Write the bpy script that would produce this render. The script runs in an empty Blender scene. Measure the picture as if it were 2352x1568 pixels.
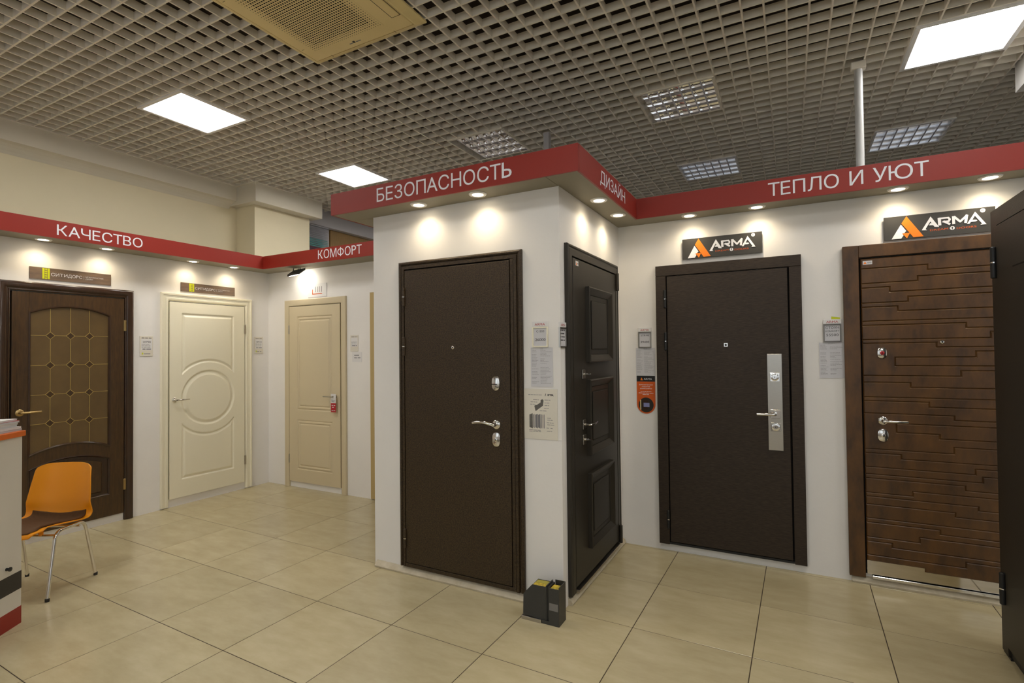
import bpy, bmesh, math, random
import numpy as np
from mathutils import Matrix, Vector
R = random.Random(7)
sc = bpy.context.scene
col = sc.collection
PI = math.pi

# ------------------------------------------------------------------ camera, world, exposure
cam = bpy.data.cameras.new('camera')
co = bpy.data.objects.new('camera', cam)
col.objects.link(co)
cam.sensor_fit = 'HORIZONTAL'
cam.sensor_width = 36.0
cam.lens = 36.0 * 1196.67 / 2352.0
cam.clip_start = 0.05
_r, _u, _f = (0.882061, 0.471009, -0.010958), (0.018546, -0.011473, 0.999762), (-0.470771, 0.882054, 0.018855)
co.matrix_world = Matrix(((_r[0], _u[0], -_f[0], 0), (_r[1], _u[1], -_f[1], 0), (_r[2], _u[2], -_f[2], 1.53), (0, 0, 0, 1)))
sc.camera = co

w = bpy.data.worlds.new('world')
sc.world = w
w.use_nodes = True
w.node_tree.nodes['Background'].inputs[0].default_value = (0.9, 0.93, 1.0, 1)
w.node_tree.nodes['Background'].inputs[1].default_value = 0.05
sc.view_settings.view_transform = 'Standard'
sc.view_settings.look = 'None'
sc.view_settings.gamma = 1.0
sc.view_settings.use_curve_mapping = False
sc.view_settings.exposure = 0.25
PANEL_E = 18.5          # luminous ceiling panels
SPOT_W = 5.8           # warm downlights
WARM = (1.0, 0.83, 0.58)

# ------------------------------------------------------------------ measures of the place
YB, YT, XC, XB0, XL, YK, ZC = 2.872, 4.095, -1.205, -2.671, -5.523, 4.140, 3.553
ZS, ZF, SO = 2.515, 2.666, 0.202
ZSL, ZFL, SOL = 2.492, 2.635, 0.268
GX, GY, CELL = 0.738, 2.281, 0.12

# ------------------------------------------------------------------ materials
MATS = {}
def lin(c):
    return tuple(((v / 255.0) / 12.92 if v / 255.0 <= 0.04045 else ((v / 255.0 + 0.055) / 1.055) ** 2.4) for v in c)
def mat(name, rgb, rough=0.5, metal=0.0, noise=0.0, nscale=8.0, bump=0.0, bscale=60.0, rgb2=None, stretch=None, emit=None, estr=0.0, spec=0.5, coat=0.0, wave=None):
    if name in MATS: return MATS[name]
    m = bpy.data.materials.new(name)
    m.use_nodes = True
    nt = m.node_tree; N = nt.nodes; Lk = nt.links
    b = N['Principled BSDF']
    b.inputs['Roughness'].default_value = rough
    b.inputs['Metallic'].default_value = metal
    b.inputs['Specular IOR Level'].default_value = spec
    b.inputs['Coat Weight'].default_value = coat
    b.inputs['Base Color'].default_value = (*rgb, 1)
    tc = N.new('ShaderNodeTexCoord')
    mp = N.new('ShaderNodeMapping')
    Lk.new(tc.outputs['Object'], mp.inputs[0])
    if stretch: mp.inputs['Scale'].default_value = stretch
    if noise > 0 or rgb2:
        nz = N.new('ShaderNodeTexNoise'); nz.inputs['Scale'].default_value = nscale
        nz.inputs['Detail'].default_value = 6; nz.inputs['Roughness'].default_value = 0.6
        Lk.new(mp.outputs[0], nz.inputs['Vector'])
        cr = N.new('ShaderNodeValToRGB')
        c2 = rgb2 if rgb2 else tuple(v * (1 - noise) for v in rgb)
        cr.color_ramp.elements[0].position = 0.33; cr.color_ramp.elements[0].color = (*c2, 1)
        cr.color_ramp.elements[1].position = 0.67; cr.color_ramp.elements[1].color = (*rgb, 1)
        Lk.new(nz.outputs['Fac'], cr.inputs[0]); Lk.new(cr.outputs[0], b.inputs['Base Color'])
    if bump > 0:
        n2 = N.new('ShaderNodeTexNoise'); n2.inputs['Scale'].default_value = bscale; n2.inputs['Detail'].default_value = 4
        Lk.new(mp.outputs[0], n2.inputs['Vector'])
        bp = N.new('ShaderNodeBump'); bp.inputs['Strength'].default_value = bump; bp.inputs['Distance'].default_value = 0.002
        Lk.new(n2.outputs['Fac'], bp.inputs['Height']); Lk.new(bp.outputs[0], b.inputs['Normal'])
    if emit:
        b.inputs['Emission Color'].default_value = (*emit, 1); b.inputs['Emission Strength'].default_value = estr
    MATS[name] = m
    return m
M_WALL = mat('wall_paint', lin((238, 235, 230)), 0.75, bump=0.25, bscale=45, noise=0.03, nscale=3)
M_CREAMWALL = mat('cream_wall_paint', lin((226, 214, 182)), 0.8, noise=0.03, nscale=2)
M_CORNICE = mat('cornice_paint', lin((222, 214, 196)), 0.7)
M_GREYWALL = mat('grey_wall_paint', lin((190, 187, 188)), 0.8)
M_WOODPANEL = mat('wood_panel', lin((150, 118, 66)), 0.6, noise=0.2, nscale=12, stretch=(1, 8, 1))
M_GRID = mat('grid_paint', lin((238, 230, 214)), 0.55, noise=0.04, nscale=4)
M_PLENUM = mat('plenum_dark', lin((62, 52, 44)), 0.9, noise=0.4, nscale=3)
M_RED = mat('red_fascia', lin((146, 36, 20)), 0.5, bump=0.05)
M_LETTER = mat('white_letter', lin((238, 238, 242)), 0.5)
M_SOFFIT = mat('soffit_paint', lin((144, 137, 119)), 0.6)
M_CHROME = mat('chrome', (0.75, 0.73, 0.70), 0.12, 1.0)
M_STEEL = mat('brushed_steel', (0.50, 0.47, 0.42), 0.3, 1.0, noise=0.08, nscale=30, stretch=(1, 1, 20))
M_BRASS = mat('aged_brass', (0.50, 0.36, 0.16), 0.3, 1.0)
M_BLACK = mat('black', (0.012, 0.012, 0.012), 0.5)
M_GAPSHADE = mat('gap_shade', (0.006, 0.005, 0.004), 0.9)  # near-black standing in for the shade inside gaps, holes and slots
M_HAMMER = mat('hammered_brown', lin((76, 60, 37)), 0.42, 0.25, bump=1.0, bscale=170, rgb2=lin((34, 24, 15)), nscale=130)
M_DIZ = mat('grey_brown_veneer', lin((51, 46, 38)), 0.45, spec=0.4, noise=0.18, nscale=14, stretch=(8, 8, 1), bump=0.15, bscale=120)
M_WENGE = mat('wenge_veneer', lin((62, 50, 38)), 0.5, spec=0.35, rgb2=lin((39, 30, 22)), nscale=26, stretch=(1, 1, 9), bump=0.4, bscale=60)
M_BRONZE = mat('bronze_brown_film', lin((98, 66, 30)), 0.38, rgb2=lin((64, 42, 20)), nscale=9, stretch=(1.6, 1, 0.7), bump=0.1, bscale=200)
M_STONEDARK = mat('dark_textured_film', lin((50, 44, 34)), 0.45, spec=0.4, rgb2=lin((39, 34, 27)), nscale=300, bump=0.5, bscale=300)
M_OAK = mat('walnut_stained_wood', lin((76, 52, 22)), 0.35, rgb2=lin((54, 36, 14)), nscale=10, stretch=(10, 10, 1), coat=0.15)
M_OAKD = mat('dark_walnut_moulding', lin((60, 37, 18)), 0.28, rgb2=lin((44, 27, 12)), nscale=8, stretch=(8, 8, 1), coat=0.3)
M_WHITEDOOR = mat('ivory_enamel', lin((242, 236, 212)), 0.35)
M_CREAMDOOR = mat('cappuccino_film', lin((208, 194, 162)), 0.45)
M_GLASS = mat('bronze_frosted_glass', lin((104, 82, 46)), 0.28, rgb2=lin((90, 70, 38)), nscale=4, coat=0.2)
M_GOLD = mat('gold_leading', (0.62, 0.47, 0.16), 0.35, 0.8)
M_PAPER = mat('white_paper', lin((226, 224, 222)), 0.6)
M_PAPERG = mat('bluish_paper', lin((208, 207, 210)), 0.5)
M_CLEAR = mat('acrylic_sheet', lin((226, 220, 205)), 0.25)
M_INK = mat('grey_ink', lin((120, 118, 120)), 0.7)
M_INKD = mat('dark_ink', lin((45, 42, 48)), 0.7)
M_REDINK = mat('red_ink', lin((176, 30, 40)), 0.6)
M_ORANGEPR = mat('orange_print', lin((212, 92, 20)), 0.5)
M_ORANGELOGO = mat('orange_logo', lin((245, 130, 12)), 0.5)
M_SIGNDARK = mat('charcoal_sign', lin((56, 54, 50)), 0.5, bump=0.05)
M_SIGNBROWN = mat('brown_sign_wood_print', lin((126, 106, 88)), 0.4, rgb2=lin((96, 82, 74)), nscale=6, stretch=(1, 1, 6))
M_LIME = mat('lime_green', lin((196, 205, 20)), 0.5)
M_CAC = mat('aged_yellow_plastic', lin((240, 219, 158)), 0.45, noise=0.05, nscale=3)
M_GREYPL = mat('grey_plastic', lin((120, 118, 116)), 0.4)
M_ORANGECH = mat('orange_plastic', lin((236, 150, 0)), 0.38)
M_CUSHION = mat('brown_fabric', lin((88, 58, 26)), 0.9, noise=0.2, nscale=80)
M_COUNTER = mat('white_laminate', lin((214, 208, 196)), 0.45)
M_COUNTERBLK = mat('charcoal_laminate', lin((46, 42, 40)), 0.5)
M_COUNTERRED = mat('red_laminate', lin((146, 34, 22)), 0.45)
M_COUNTERORG = mat('orange_laminate', lin((214, 104, 26)), 0.45)
M_SAMPLE = mat('charcoal_metal', lin((62, 62, 60)), 0.4, 0.2, noise=0.1, nscale=40)
M_FOAM = mat('yellow_foam', lin((225, 190, 60)), 0.9, rgb2=lin((150, 140, 50)), nscale=60, bump=1.0, bscale=150)
M_LED = mat('panel_diffuser', (1, 1, 1), 0.5, emit=(1.0, 0.975, 0.94), estr=PANEL_E)
M_BULB = mat('lamp_glass', (1, 1, 1), 0.4, emit=(1.0, 0.86, 0.62), estr=14.0)
M_FLOODG = mat('flood_glass', (1, 1, 1), 0.4, emit=(1.0, 0.93, 0.8), estr=30.0)
M_MIRROR = mat('mirror_reflector', (0.82, 0.80, 0.78), 0.05, 1.0)
M_LOUVRE = mat('satin_reflector', (0.72, 0.74, 0.80), 0.22, 1.0)
M_ALU = mat('white_aluminium', lin((235, 233, 230)), 0.4)
M_TUBE = mat('unlit_tube', lin((215, 215, 220)), 0.3)
M_TEAL = mat('teal_slat', lin((96, 176, 172)), 0.5)
M_MAGENTA = mat('plum_slat', lin((120, 50, 80)), 0.5)
M_GREYSLAT = mat('grey_slat', lin((190, 190, 195)), 0.5)
M_PLASTER = mat('rough_plaster', lin((208, 198, 176)), 0.85, rgb2=lin((188, 176, 150)), nscale=14, bump=1.0, bscale=40)
M_GROUT = mat('grout', lin((62, 50, 34)), 0.9)
M_PICT = mat('print_grey', lin((110, 106, 100)), 0.6, noise=0.3, nscale=60)
M_POLE = mat('pole_paint', lin((196, 196, 194)), 0.4)

def tile_material():
    m = bpy.data.materials.new('porcelain_tile'); m.use_nodes = True
    nt = m.node_tree; N = nt.nodes; K = nt.links; b = N['Principled BSDF']
    oi = N.new('ShaderNodeObjectInfo'); geo = N.new('ShaderNodeNewGeometry')
    mp = N.new('ShaderNodeMapping'); mp.inputs['Scale'].default_value = (1.0, 2.6, 1)
    K.new(geo.outputs['Position'], mp.inputs[0])
    off = N.new('ShaderNodeVectorMath'); off.operation = 'ADD'
    mul = N.new('ShaderNodeVectorMath'); mul.operation = 'SCALE'; mul.inputs['Scale'].default_value = 37.0
    cmb = N.new('ShaderNodeCombineXYZ')
    for i in range(3): K.new(oi.outputs['Random'], cmb.inputs[i])
    K.new(cmb.outputs[0], mul.inputs[0]); K.new(mp.outputs[0], off.inputs[0]); K.new(mul.outputs[0], off.inputs[1])
    nz = N.new('ShaderNodeTexNoise'); nz.inputs['Scale'].default_value = 4.0; nz.inputs['Detail'].default_value = 8; nz.inputs['Roughness'].default_value = 0.65
    K.new(off.outputs[0], nz.inputs['Vector'])
    cr = N.new('ShaderNodeValToRGB')
    cr.color_ramp.elements[0].position = 0.35; cr.color_ramp.elements[0].color = (*lin((183, 170, 134)), 1)
    cr.color_ramp.elements[1].position = 0.68; cr.color_ramp.elements[1].color = (*lin((195, 183, 148)), 1)
    K.new(nz.outputs['Fac'], cr.inputs[0])
    hs = N.new('ShaderNodeHueSaturation')
    mr = N.new('ShaderNodeMapRange'); mr.inputs['To Min'].default_value = 0.95; mr.inputs['To Max'].default_value = 1.04
    K.new(oi.outputs['Random'], mr.inputs['Value']); K.new(mr.outputs[0], hs.inputs['Value'])
    K.new(cr.outputs[0], hs.inputs['Color']); K.new(hs.outputs[0], b.inputs['Base Color'])
    b.inputs['Roughness'].default_value = 0.22
    b.inputs['Specular IOR Level'].default_value = 0.45
    bn = N.new('ShaderNodeBump'); bn.inputs['Strength'].default_value = 0.06; bn.inputs['Distance'].default_value = 0.003
    K.new(nz.outputs['Fac'], bn.inputs['Height']); K.new(bn.outputs[0], b.inputs['Normal'])
    return m
M_TILE = tile_material()

# ------------------------------------------------------------------ helpers
def obj(name, bm_or_mesh, m, parent=None, smooth=False, loc=None, rot=None, **props):
    if isinstance(bm_or_mesh, bmesh.types.BMesh):
        bmesh.ops.recalc_face_normals(bm_or_mesh, faces=bm_or_mesh.faces)
        me = bpy.data.meshes.new(name); bm_or_mesh.to_mesh(me); bm_or_mesh.free()
    else: me = bm_or_mesh
    if not me.materials:
        me.materials.append(m)
    if smooth:
        for p in me.polygons: p.use_smooth = True
        try: me.set_sharp_from_angle(angle=math.radians(35))
        except Exception: pass
    o = bpy.data.objects.new(name, me); col.objects.link(o)
    if parent: o.parent = parent
    if loc: o.location = loc
    if rot: o.rotation_euler = rot
    for k, v in props.items(): o[k] = v
    return o
def empty(name, loc, rz=0.0, label=None, cat=None, group=None):
    o = bpy.data.objects.new(name, None); col.objects.link(o)
    o.location = loc; o.rotation_euler = (0, 0, rz); o.empty_display_size = 0.1
    if label: o['label'] = label
    if cat: o['category'] = cat
    if group: o['group'] = group
    return o
def struct(name, bm, m, **k):
    return obj(name, bm, m, kind='structure', **k)
def B(): return bmesh.new()
def box(bm, x0, x1, y0, y1, z0, z1, bev=0.0, seg=1):
    vs = [bm.verts.new((x, y, z)) for x in (x0, x1) for y in (y0, y1) for z in (z0, z1)]
    q = [(0, 1, 3, 2), (4, 6, 7, 5), (0, 4, 5, 1), (2, 3, 7, 6), (0, 2, 6, 4), (1, 5, 7, 3)]
    fs = [bm.faces.new([vs[i] for i in f]) for f in q]
    if bev > 0:
        es = list({e for f in fs for e in f.edges})
        bmesh.ops.bevel(bm, geom=es, offset=bev, segments=seg, affect='EDGES', profile=0.5)
    return bm
def bx(*a, **k): return box(B(), *a, **k)
# wall-local frame: x runs to the right along the wall, local -y points out of the wall, z up
def lbox(bm, u0, u1, z0, z1, d0, d1, bev=0.0, seg=1):
    return box(bm, u0, u1, -d1, -d0, z0, z1, bev, seg)
def prism(bm, pts, d0, d1, bev=0.0):
    n = len(pts)
    a = sum(pts[i][0] * pts[(i + 1) % n][1] - pts[(i + 1) % n][0] * pts[i][1] for i in range(n))
    if a < 0: pts = pts[::-1]
    bk = [bm.verts.new((x, -d0, z)) for x, z in pts]
    fr = [bm.verts.new((x, -d1, z)) for x, z in pts]
    f = bm.faces.new(fr); bm.faces.new(bk[::-1])
    for i in range(n):
        j = (i + 1) % n
        bm.faces.new((bk[i], bk[j], fr[j], fr[i]))
    if bev > 0:
        bmesh.ops.bevel(bm, geom=list(f.edges), offset=bev, segments=1, affect='EDGES')
    return bm
def sweep(bm, path, prof, closed=False):
    """path of (x,z), profile of (offset to the right of travel, height d); mitred corners"""
    n = len(path); rings = []
    for i, p in enumerate(path):
        def dirn(a, b):
            v = Vector((b[0] - a[0], b[1] - a[1])); return v.normalized()
        if closed:
            d1 = dirn(path[i - 1], p); d2 = dirn(p, path[(i + 1) % n])
        else:
            d1 = dirn(path[i - 1], p) if i > 0 else dirn(p, path[1])
            d2 = dirn(p, path[i + 1]) if i < n - 1 else d1
        n1 = Vector((d1.y, -d1.x)); n2 = Vector((d2.y, -d2.x))
        mm = (n1 + n2); mm /= max(0.2, mm.length_squared / 2)
        rings.append([bm.verts.new((p[0] + mm.x * o, -d, p[1] + mm.y * o)) for o, d in prof])
    k = len(prof)
    for i in range(n if closed else n - 1):
        a, b = rings[i], rings[(i + 1) % n]
        for j in range(k):
            jj = (j + 1) % k
            bm.faces.new((a[j], a[jj], b[jj], b[j]))
    if not closed:
        bm.faces.new(rings[0]); bm.faces.new(rings[-1][::-1])
    return bm
def lathe(bm, prof, c=(0, 0, 0), axis='y', seg=24, sx=1.0, sz=1.0):
    """prof of (radius, height); axis 'y' = out of the wall (-y), 'z' = up"""
    rings = []
    for r, h in prof:
        ring = []
        for i in range(seg):
            a = 2 * PI * i / seg
            if axis == 'y': v = (c[0] + r * math.cos(a) * sx, c[1] - h, c[2] + r * math.sin(a) * sz)
            else: v = (c[0] + r * math.cos(a), c[1] + r * math.sin(a), c[2] + h)
            ring.append(bm.verts.new(v))
        rings.append(ring)
    for a, b in zip(rings, rings[1:]):
        for i in range(seg):
            j = (i + 1) % seg
            bm.faces.new((a[i], a[j], b[j], b[i]))
    if prof[0][0] > 1e-6: bm.faces.new(rings[0][::-1])
    if prof[-1][0] > 1e-6: bm.faces.new(rings[-1])
    bmesh.ops.remove_doubles(bm, verts=bm.verts, dist=1e-6)
    return bm
def tube(bm, pts, r, seg=12, rads=None, closed=False, flat=1.0):
    P = [Vector(p) for p in pts]; n = len(P); rings = []
    up = None
    for i in range(n):
        t = (P[min(i + 1, n - 1)] - P[max(i - 1, 0)]).normalized()
        if up is None:
            up = Vector((0, 0, 1)) if abs(t.z) < 0.9 else Vector((1, 0, 0))
        s = t.cross(up).normalized(); u2 = s.cross(t).normalized(); up = u2
        rr = rads[i] if rads else r
        rings.append([bm.verts.new(P[i] + s * math.cos(2 * PI * k / seg) * rr + u2 * math.sin(2 * PI * k / seg) * rr * flat) for k in range(seg)])
    for a, b in zip(rings, rings[1:]):
        for k in range(seg):
            j = (k + 1) % seg
            bm.faces.new((a[k], a[j], b[j], b[k]))
    bm.faces.new(rings[0][::-1]); bm.faces.new(rings[-1])
    return bm
def smooth_path(pts, n=6, rad=0.03):
    """round the corners of a polyline"""
    P = [Vector(p) for p in pts]; out = [P[0]]
    for i in range(1, len(P) - 1):
        a, b, c = P[i - 1], P[i], P[i + 1]
        d1 = (a - b); d2 = (c - b); r = min(rad, d1.length / 2, d2.length / 2)
        p, q = b + d1.normalized() * r, b + d2.normalized() * r
        for k in range(n + 1):
            t = k / n
            out.append(p * (1 - t) ** 2 + b * 2 * t * (1 - t) + q * t * t)
    out.append(P[-1]); return out
def heightfield(u0, u1, z0, z1, fn, base, step=0.005):
    """leaf whose front is a real relief: fn(U,Z) gives depth of the front above 'base'"""
    nu = max(2, int((u1 - u0) / step)); nz = max(2, int((z1 - z0) / step))
    us = np.linspace(u0, u1, nu + 1); zs = np.linspace(z0, z1, nz + 1)
    U, Z = np.meshgrid(us, zs)
    D = base + fn(U, Z)
    v = np.stack([U.ravel(), -D.ravel(), Z.ravel()], 1)
    W = nu + 1
    ii = (np.arange(nz)[:, None] * W + np.arange(nu)[None, :]).ravel()
    f = np.stack([ii, ii + 1, ii + W + 1, ii + W], 1).tolist()
    vl = v.tolist(); n0 = len(vl)
    vl += [(u0, 0, z0), (u1, 0, z0), (u1, 0, z1), (u0, 0, z1)]
    f.append([n0 + 1, n0, n0 + 3, n0 + 2])
    f.append([n0, n0 + 1] + list(range(nu, -1, -1)))
    f.append([n0 + 2, n0 + 3] + [nz * W + k for k in range(0, nu + 1)])
    f.append([n0 + 3, n0] + [k * W for k in range(0, nz + 1)])
    f.append([n0 + 1, n0 + 2] + [k * W + nu for k in range(nz, -1, -1)])
    me = bpy.data.meshes.new('leaf'); me.from_pydata(vl, [], f)
    return me
def sd_rect(U, Z, a, b, c, d):
    return np.minimum(np.minimum(U - a, b - U), np.minimum(Z - c, d - Z))
def channel(s, wd=0.03, dp=0.009):
    """milled channel along the outline s=0 (inside positive): steep fall, gentle rise"""
    t = s / wd
    h = np.zeros_like(s)
    k = (t > 0) & (t <= 0.3); h[k] = -dp * (t[k] / 0.3)
    k = (t > 0.3) & (t <= 0.45); h[k] = -dp
    k = (t > 0.45) & (t < 1.0); h[k] = -dp * (1 - (t[k] - 0.45) / 0.55)
    return h
def arc(cx, cz, r, a0, a1, n=16):
    return [(cx + r * math.cos(math.radians(a0 + (a1 - a0) * i / n)), cz + r * math.sin(math.radians(a0 + (a1 - a0) * i / n))) for i in range(n + 1)]
def chord_arc(u0, u1, zc, rise, n=14):
    """points along a shallow arch from (u0,zc) over rise to (u1,zc)"""
    w2 = (u1 - u0) / 2; r = (w2 * w2 + rise * rise) / (2 * rise); cx = (u0 + u1) / 2; cz = zc + rise - r
    return [(u, cz + math.sqrt(max(0, r * r - (u - cx) ** 2))) for u in [u0 + (u1 - u0) * i / n for i in range(n + 1)]]

# text as thin mesh in the wall plane
_tc = {}
def glyphs(s, bold=0.0):
    k = (s, bold)
    if k in _tc: return _tc[k]
    if len(s) > 1 and any(ch in 'ФЬЮЫАРЧ' for ch in s):
        V, F, x = [], [], 0.0
        for ch in s:
            if ch == ' ': x += 0.3; continue
            vs, fs = glyphs(ch, bold); a = min(v[0] for v in vs); b = max(v[0] for v in vs)
            F += [tuple(i + len(V) for i in f) for f in fs]; V += [(v[0] - a + x, v[1]) for v in vs]; x += b - a + 0.10
        _tc[k] = (V, F); return _tc[k]
    if s and s in 'ФЬЮЫАРЧ' and len(s) == 1:
        def rect(x0, x1, y0, y1): return ([(x0, y0), (x1, y0), (x1, y1), (x0, y1)], [(0, 1, 2, 3)])
        def fit(g, x0, x1, y0, y1, flip=False):
            vs, fs = g; a, b = min(v[0] for v in vs), max(v[0] for v in vs); c, d = min(v[1] for v in vs), max(v[1] for v in vs)
            o = []
            for x, y in vs:
                t2 = (y - c) / (d - c); t2 = 1 - t2 if flip else t2
                o.append((x0 + (x - a) / (b - a) * (x1 - x0), y0 + t2 * (y1 - y0)))
            return (o, [f[::-1] for f in fs] if flip else fs)
        H_ = 0.728; sw = 0.088 + bold
        if s == 'Ф': parts = [rect(0.36 - sw / 2, 0.36 + sw / 2, 0.635, H_ + 0.01), rect(0.36 - sw / 2, 0.36 + sw / 2, -0.01, 0.094), rect(0.36 - sw / 2, 0.36 + sw / 2, 0.155, 0.575), fit(glyphs('О', bold), 0.0, 0.72, 0.09, 0.64)]
        elif s == 'Ь': parts = [fit(glyphs('P', bold), 0.0, 0.50, 0.0, H_, True)]
        elif s == 'Ы': parts = [fit(glyphs('P', bold), 0.0, 0.46, 0.0, H_, True), rect(0.56, 0.56 + sw, 0, H_)]
        elif s == 'А': parts = [fit(glyphs('A', bold), 0.0, 0.64, 0.0, H_)]
        elif s == 'Р': parts = [fit(glyphs('P', bold), 0.0, 0.49, 0.0, H_)]
        elif s == 'Ч':
            q1 = [(0.0 + 0.22 * (1 - math.cos(a)), 0.47 - 0.22 * math.sin(a)) for a in [PI / 2 * k / 6 for k in range(7)]]
            q2 = [(0.088 + 0.132 * (1 - math.cos(a)), 0.47 - 0.135 * math.sin(a)) for a in [PI / 2 * k / 6 for k in range(7)]]
            cv = (q1 + q2, [(k, k + 1, 8 + k, 7 + k) for k in range(6)])
            parts = [rect(0.447, 0.535, 0, H_), rect(0.0, 0.088, 0.47, H_), cv, rect(0.22, 0.447, 0.25, 0.335)]
        else: parts = [rect(0, sw, 0, H_), rect(sw, 0.2315, 0.33, 0.33 + sw), fit(glyphs('О', bold), 0.23, 0.95, -0.01, H_ + 0.01)]
        V, F = [], []
        for vs, fs in parts:
            F += [tuple(i + len(V) for i in f) for f in fs]; V += vs
        _tc[k] = (V, F); return _tc[k]
    c = bpy.data.curves.new('t', 'FONT'); c.body = s; c.resolution_u = 3; c.offset = bold
    o = bpy.data.objects.new('t', c); col.objects.link(o)
    dg = bpy.context.evaluated_depsgraph_get()
    me = bpy.data.meshes.new_from_object(o.evaluated_get(dg))
    bpy.data.objects.remove(o); bpy.data.curves.remove(c)
    vs = [tuple(v.co)[:2] for v in me.vertices]; fs = [tuple(p.vertices) for p in me.polygons]
    bpy.data.meshes.remove(me)
    _tc[k] = (vs, fs); return _tc[k]
def text(bm, s, u0, z0, h=None, width=None, d=0.001, th=0.0006, align='l', bold=0.0, ref=None):
    """cap height h, optional total width; extruded by th above depth d"""
    vs, fs = glyphs(s, bold)
    if not vs: return bm
    xs = [v[0] for v in vs]; x0, x1 = min(xs), max(xs)
    sy = h / 0.73; sx = (width / (x1 - x0)) if width else sy
    W = (x1 - x0) * sx
    ox = u0 - x0 * sx - (W / 2 if align == 'c' else 0)
    fr = [bm.verts.new((ox + x * sx, -(d + th), z0 + y * sy)) for x, y in vs]
    for f in fs:
        try: bm.faces.new([fr[i] for i in f])
        except ValueError: pass
    if th > 0.0015:
        ext = bmesh.ops.extrude_face_region(bm, geom=[f for f in bm.faces if all(v in set(fr) for v in f.verts)])
        for v in ext['geom']:
            if isinstance(v, bmesh.types.BMVert): v.co.y = -d
    return bm
def dashes(bm, u0, u1, z, h, d, words=None, rnd=R):
    """one line of print too small to read: word-long bars"""
    u = u0
    while u < u1 - h:
        wl = min(rnd.uniform(2.0, 6.0) * h, u1 - u)
        lbox(bm, u, u + wl, z, z + h * 0.62, d, d + 0.0004)
        u += wl + h * 0.7
    return bm
_sk = [0]
def stroke(bm, pts, wd, d0, d1_):
    for i_, (a, b) in enumerate(zip(pts, pts[1:])):
        _sk[0] = (_sk[0] + 1) % 7; d1 = d1_ + 0.00015 * _sk[0]
        v = Vector((b[0] - a[0], b[1] - a[1])); L = v.length; v /= L; n = Vector((-v.y, v.x)) * wd / 2; e = v * wd * 0.25
        prism(bm, [(a[0] - e.x + n.x, a[1] - e.y + n.y), (b[0] + e.x + n.x, b[1] + e.y + n.y), (b[0] + e.x - n.x, b[1] + e.y - n.y), (a[0] - e.x - n.x, a[1] - e.y - n.y)], d0, d1)

FR_Y = lambda y: ((0, y, 0), 0.0)           # wall facing -Y (towards the camera)
FR_X = lambda x: ((x, 0, 0), PI / 2)        # wall facing +X ; local x = world y
def on_y(name, y, u, z, label, cat, group=None): return empty(name, (u, y - 0.001, z), 0.0, label, cat, group)
def on_x(name, x, u, z, label, cat, group=None): return empty(name, (x + 0.001, u, z), PI / 2, label, cat, group)

# ------------------------------------------------------------------ shell of the room
fl = struct('floor', bx(-6.6, 5.2, -3.2, 8.4, -0.25, -0.0015), M_GROUT)
T, TH, OX, OY = 0.6015, -0.0151, -1.4066, 2.2755
tbm = B(); g_ = 0.0021
box(tbm, g_, T - g_, g_, T - g_, -0.009, 0.0, 0.0012)
tile_me = bpy.data.meshes.new('tile'); bmesh.ops.recalc_face_normals(tbm, faces=tbm.faces); tbm.to_mesh(tbm and tile_me); tbm.free(); tile_me.materials.append(M_TILE)
for i in range(-8, 6):
    for j in range(-6, 4):
        x = OX + i * T * math.cos(TH) - j * T * math.sin(TH); y = OY + i * T * math.sin(TH) + j * T * math.cos(TH)
        if x < -6.2 or x > 4.4 or y < -2.4 or y > 4.2: continue
        if y > YT + 0.08 and x > XC - 1.5: continue
        o = bpy.data.objects.new('tile', tile_me); col.objects.link(o)
        o.parent = fl; o.location = (x, y, 0.0); o.rotation_euler = (0, 0, TH)

WT = 0.10
struct('wall_front', bx(XB0, XC, YB, YB + WT, 0, ZF - 0.012), M_WALL)
struct('wall_middle', bx(XC - WT, XC, YB + WT, YT + WT, 0, ZF - 0.012), M_WALL)
struct('wall_column_side', bx(XB0, XB0 + WT, YB + WT, YK, 0, ZF - 0.012), M_WALL)
struct('wall_right_back', bx(XC, 3.2, YT, YT + WT, 0, ZF - 0.012), M_WALL)
struct('wall_left', bx(XL - WT, XL, -3.0, YK + WT, 0, ZFL - 0.012), M_WALL)
struct('wall_left_back', bx(XL, XB0 + WT, YK, YK + WT, 0, ZFL - 0.012), M_WALL)
struct('wall_building_left', bx(-6.15, -6.0, -3.0, 8.2, 0, 4.2), M_CREAMWALL)
struct('wall_building_back', bx(-6.0, 5.0, 8.0, 8.15, 0, 4.2), M_GREYWALL)
struct('wall_building_right', bx(4.9, 5.05, -3.0, 8.0, 0, 4.2), M_WALL)
struct('wall_behind', bx(-6.0, 4.9, -3.1, -2.95, 0, 4.2), M_WALL)
# assumed unseen windows behind the viewer: glowing panes added to light the ceiling grid
for n_, (x0, x1) in enumerate(((-4.6, -2.2), (-1.2, 1.2), (2.0, 4.2))):
    wo = struct('window_%d' % (n_ + 2), bx(x0, x1, -2.949, -2.940, 0.9, 2.9), mat('assumed_window_glow', (0.8, 0.85, 0.9), 0.3, emit=(0.80, 0.90, 1.0), estr=0.7))  # assumed window; its pane glows to stand in for daylight
    bm = B()
    for a, b, c, d in ((x0 - 0.06, x0, 0.84, 2.96), (x1, x1 + 0.06, 0.84, 2.96), (x0, x1, 0.84, 0.90), (x0, x1, 2.90, 2.96)): box(bm, a, b, -2.949, -2.90, c, d)
    box(bm, (x0 + x1) / 2 - 0.03, (x0 + x1) / 2 + 0.03, -2.9395, -2.90, 0.9, 2.9)
    obj('window_frame', bm, M_ALU, wo)
struct('wall_pilaster', bx(-5.999, -5.65, 4.05, 4.86, 0, 3.56), M_CREAMWALL)
struct('wall_lintel', bx(-5.999, -5.86, 4.861, 8.0, 3.35, 3.62), M_GREYWALL)
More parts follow.
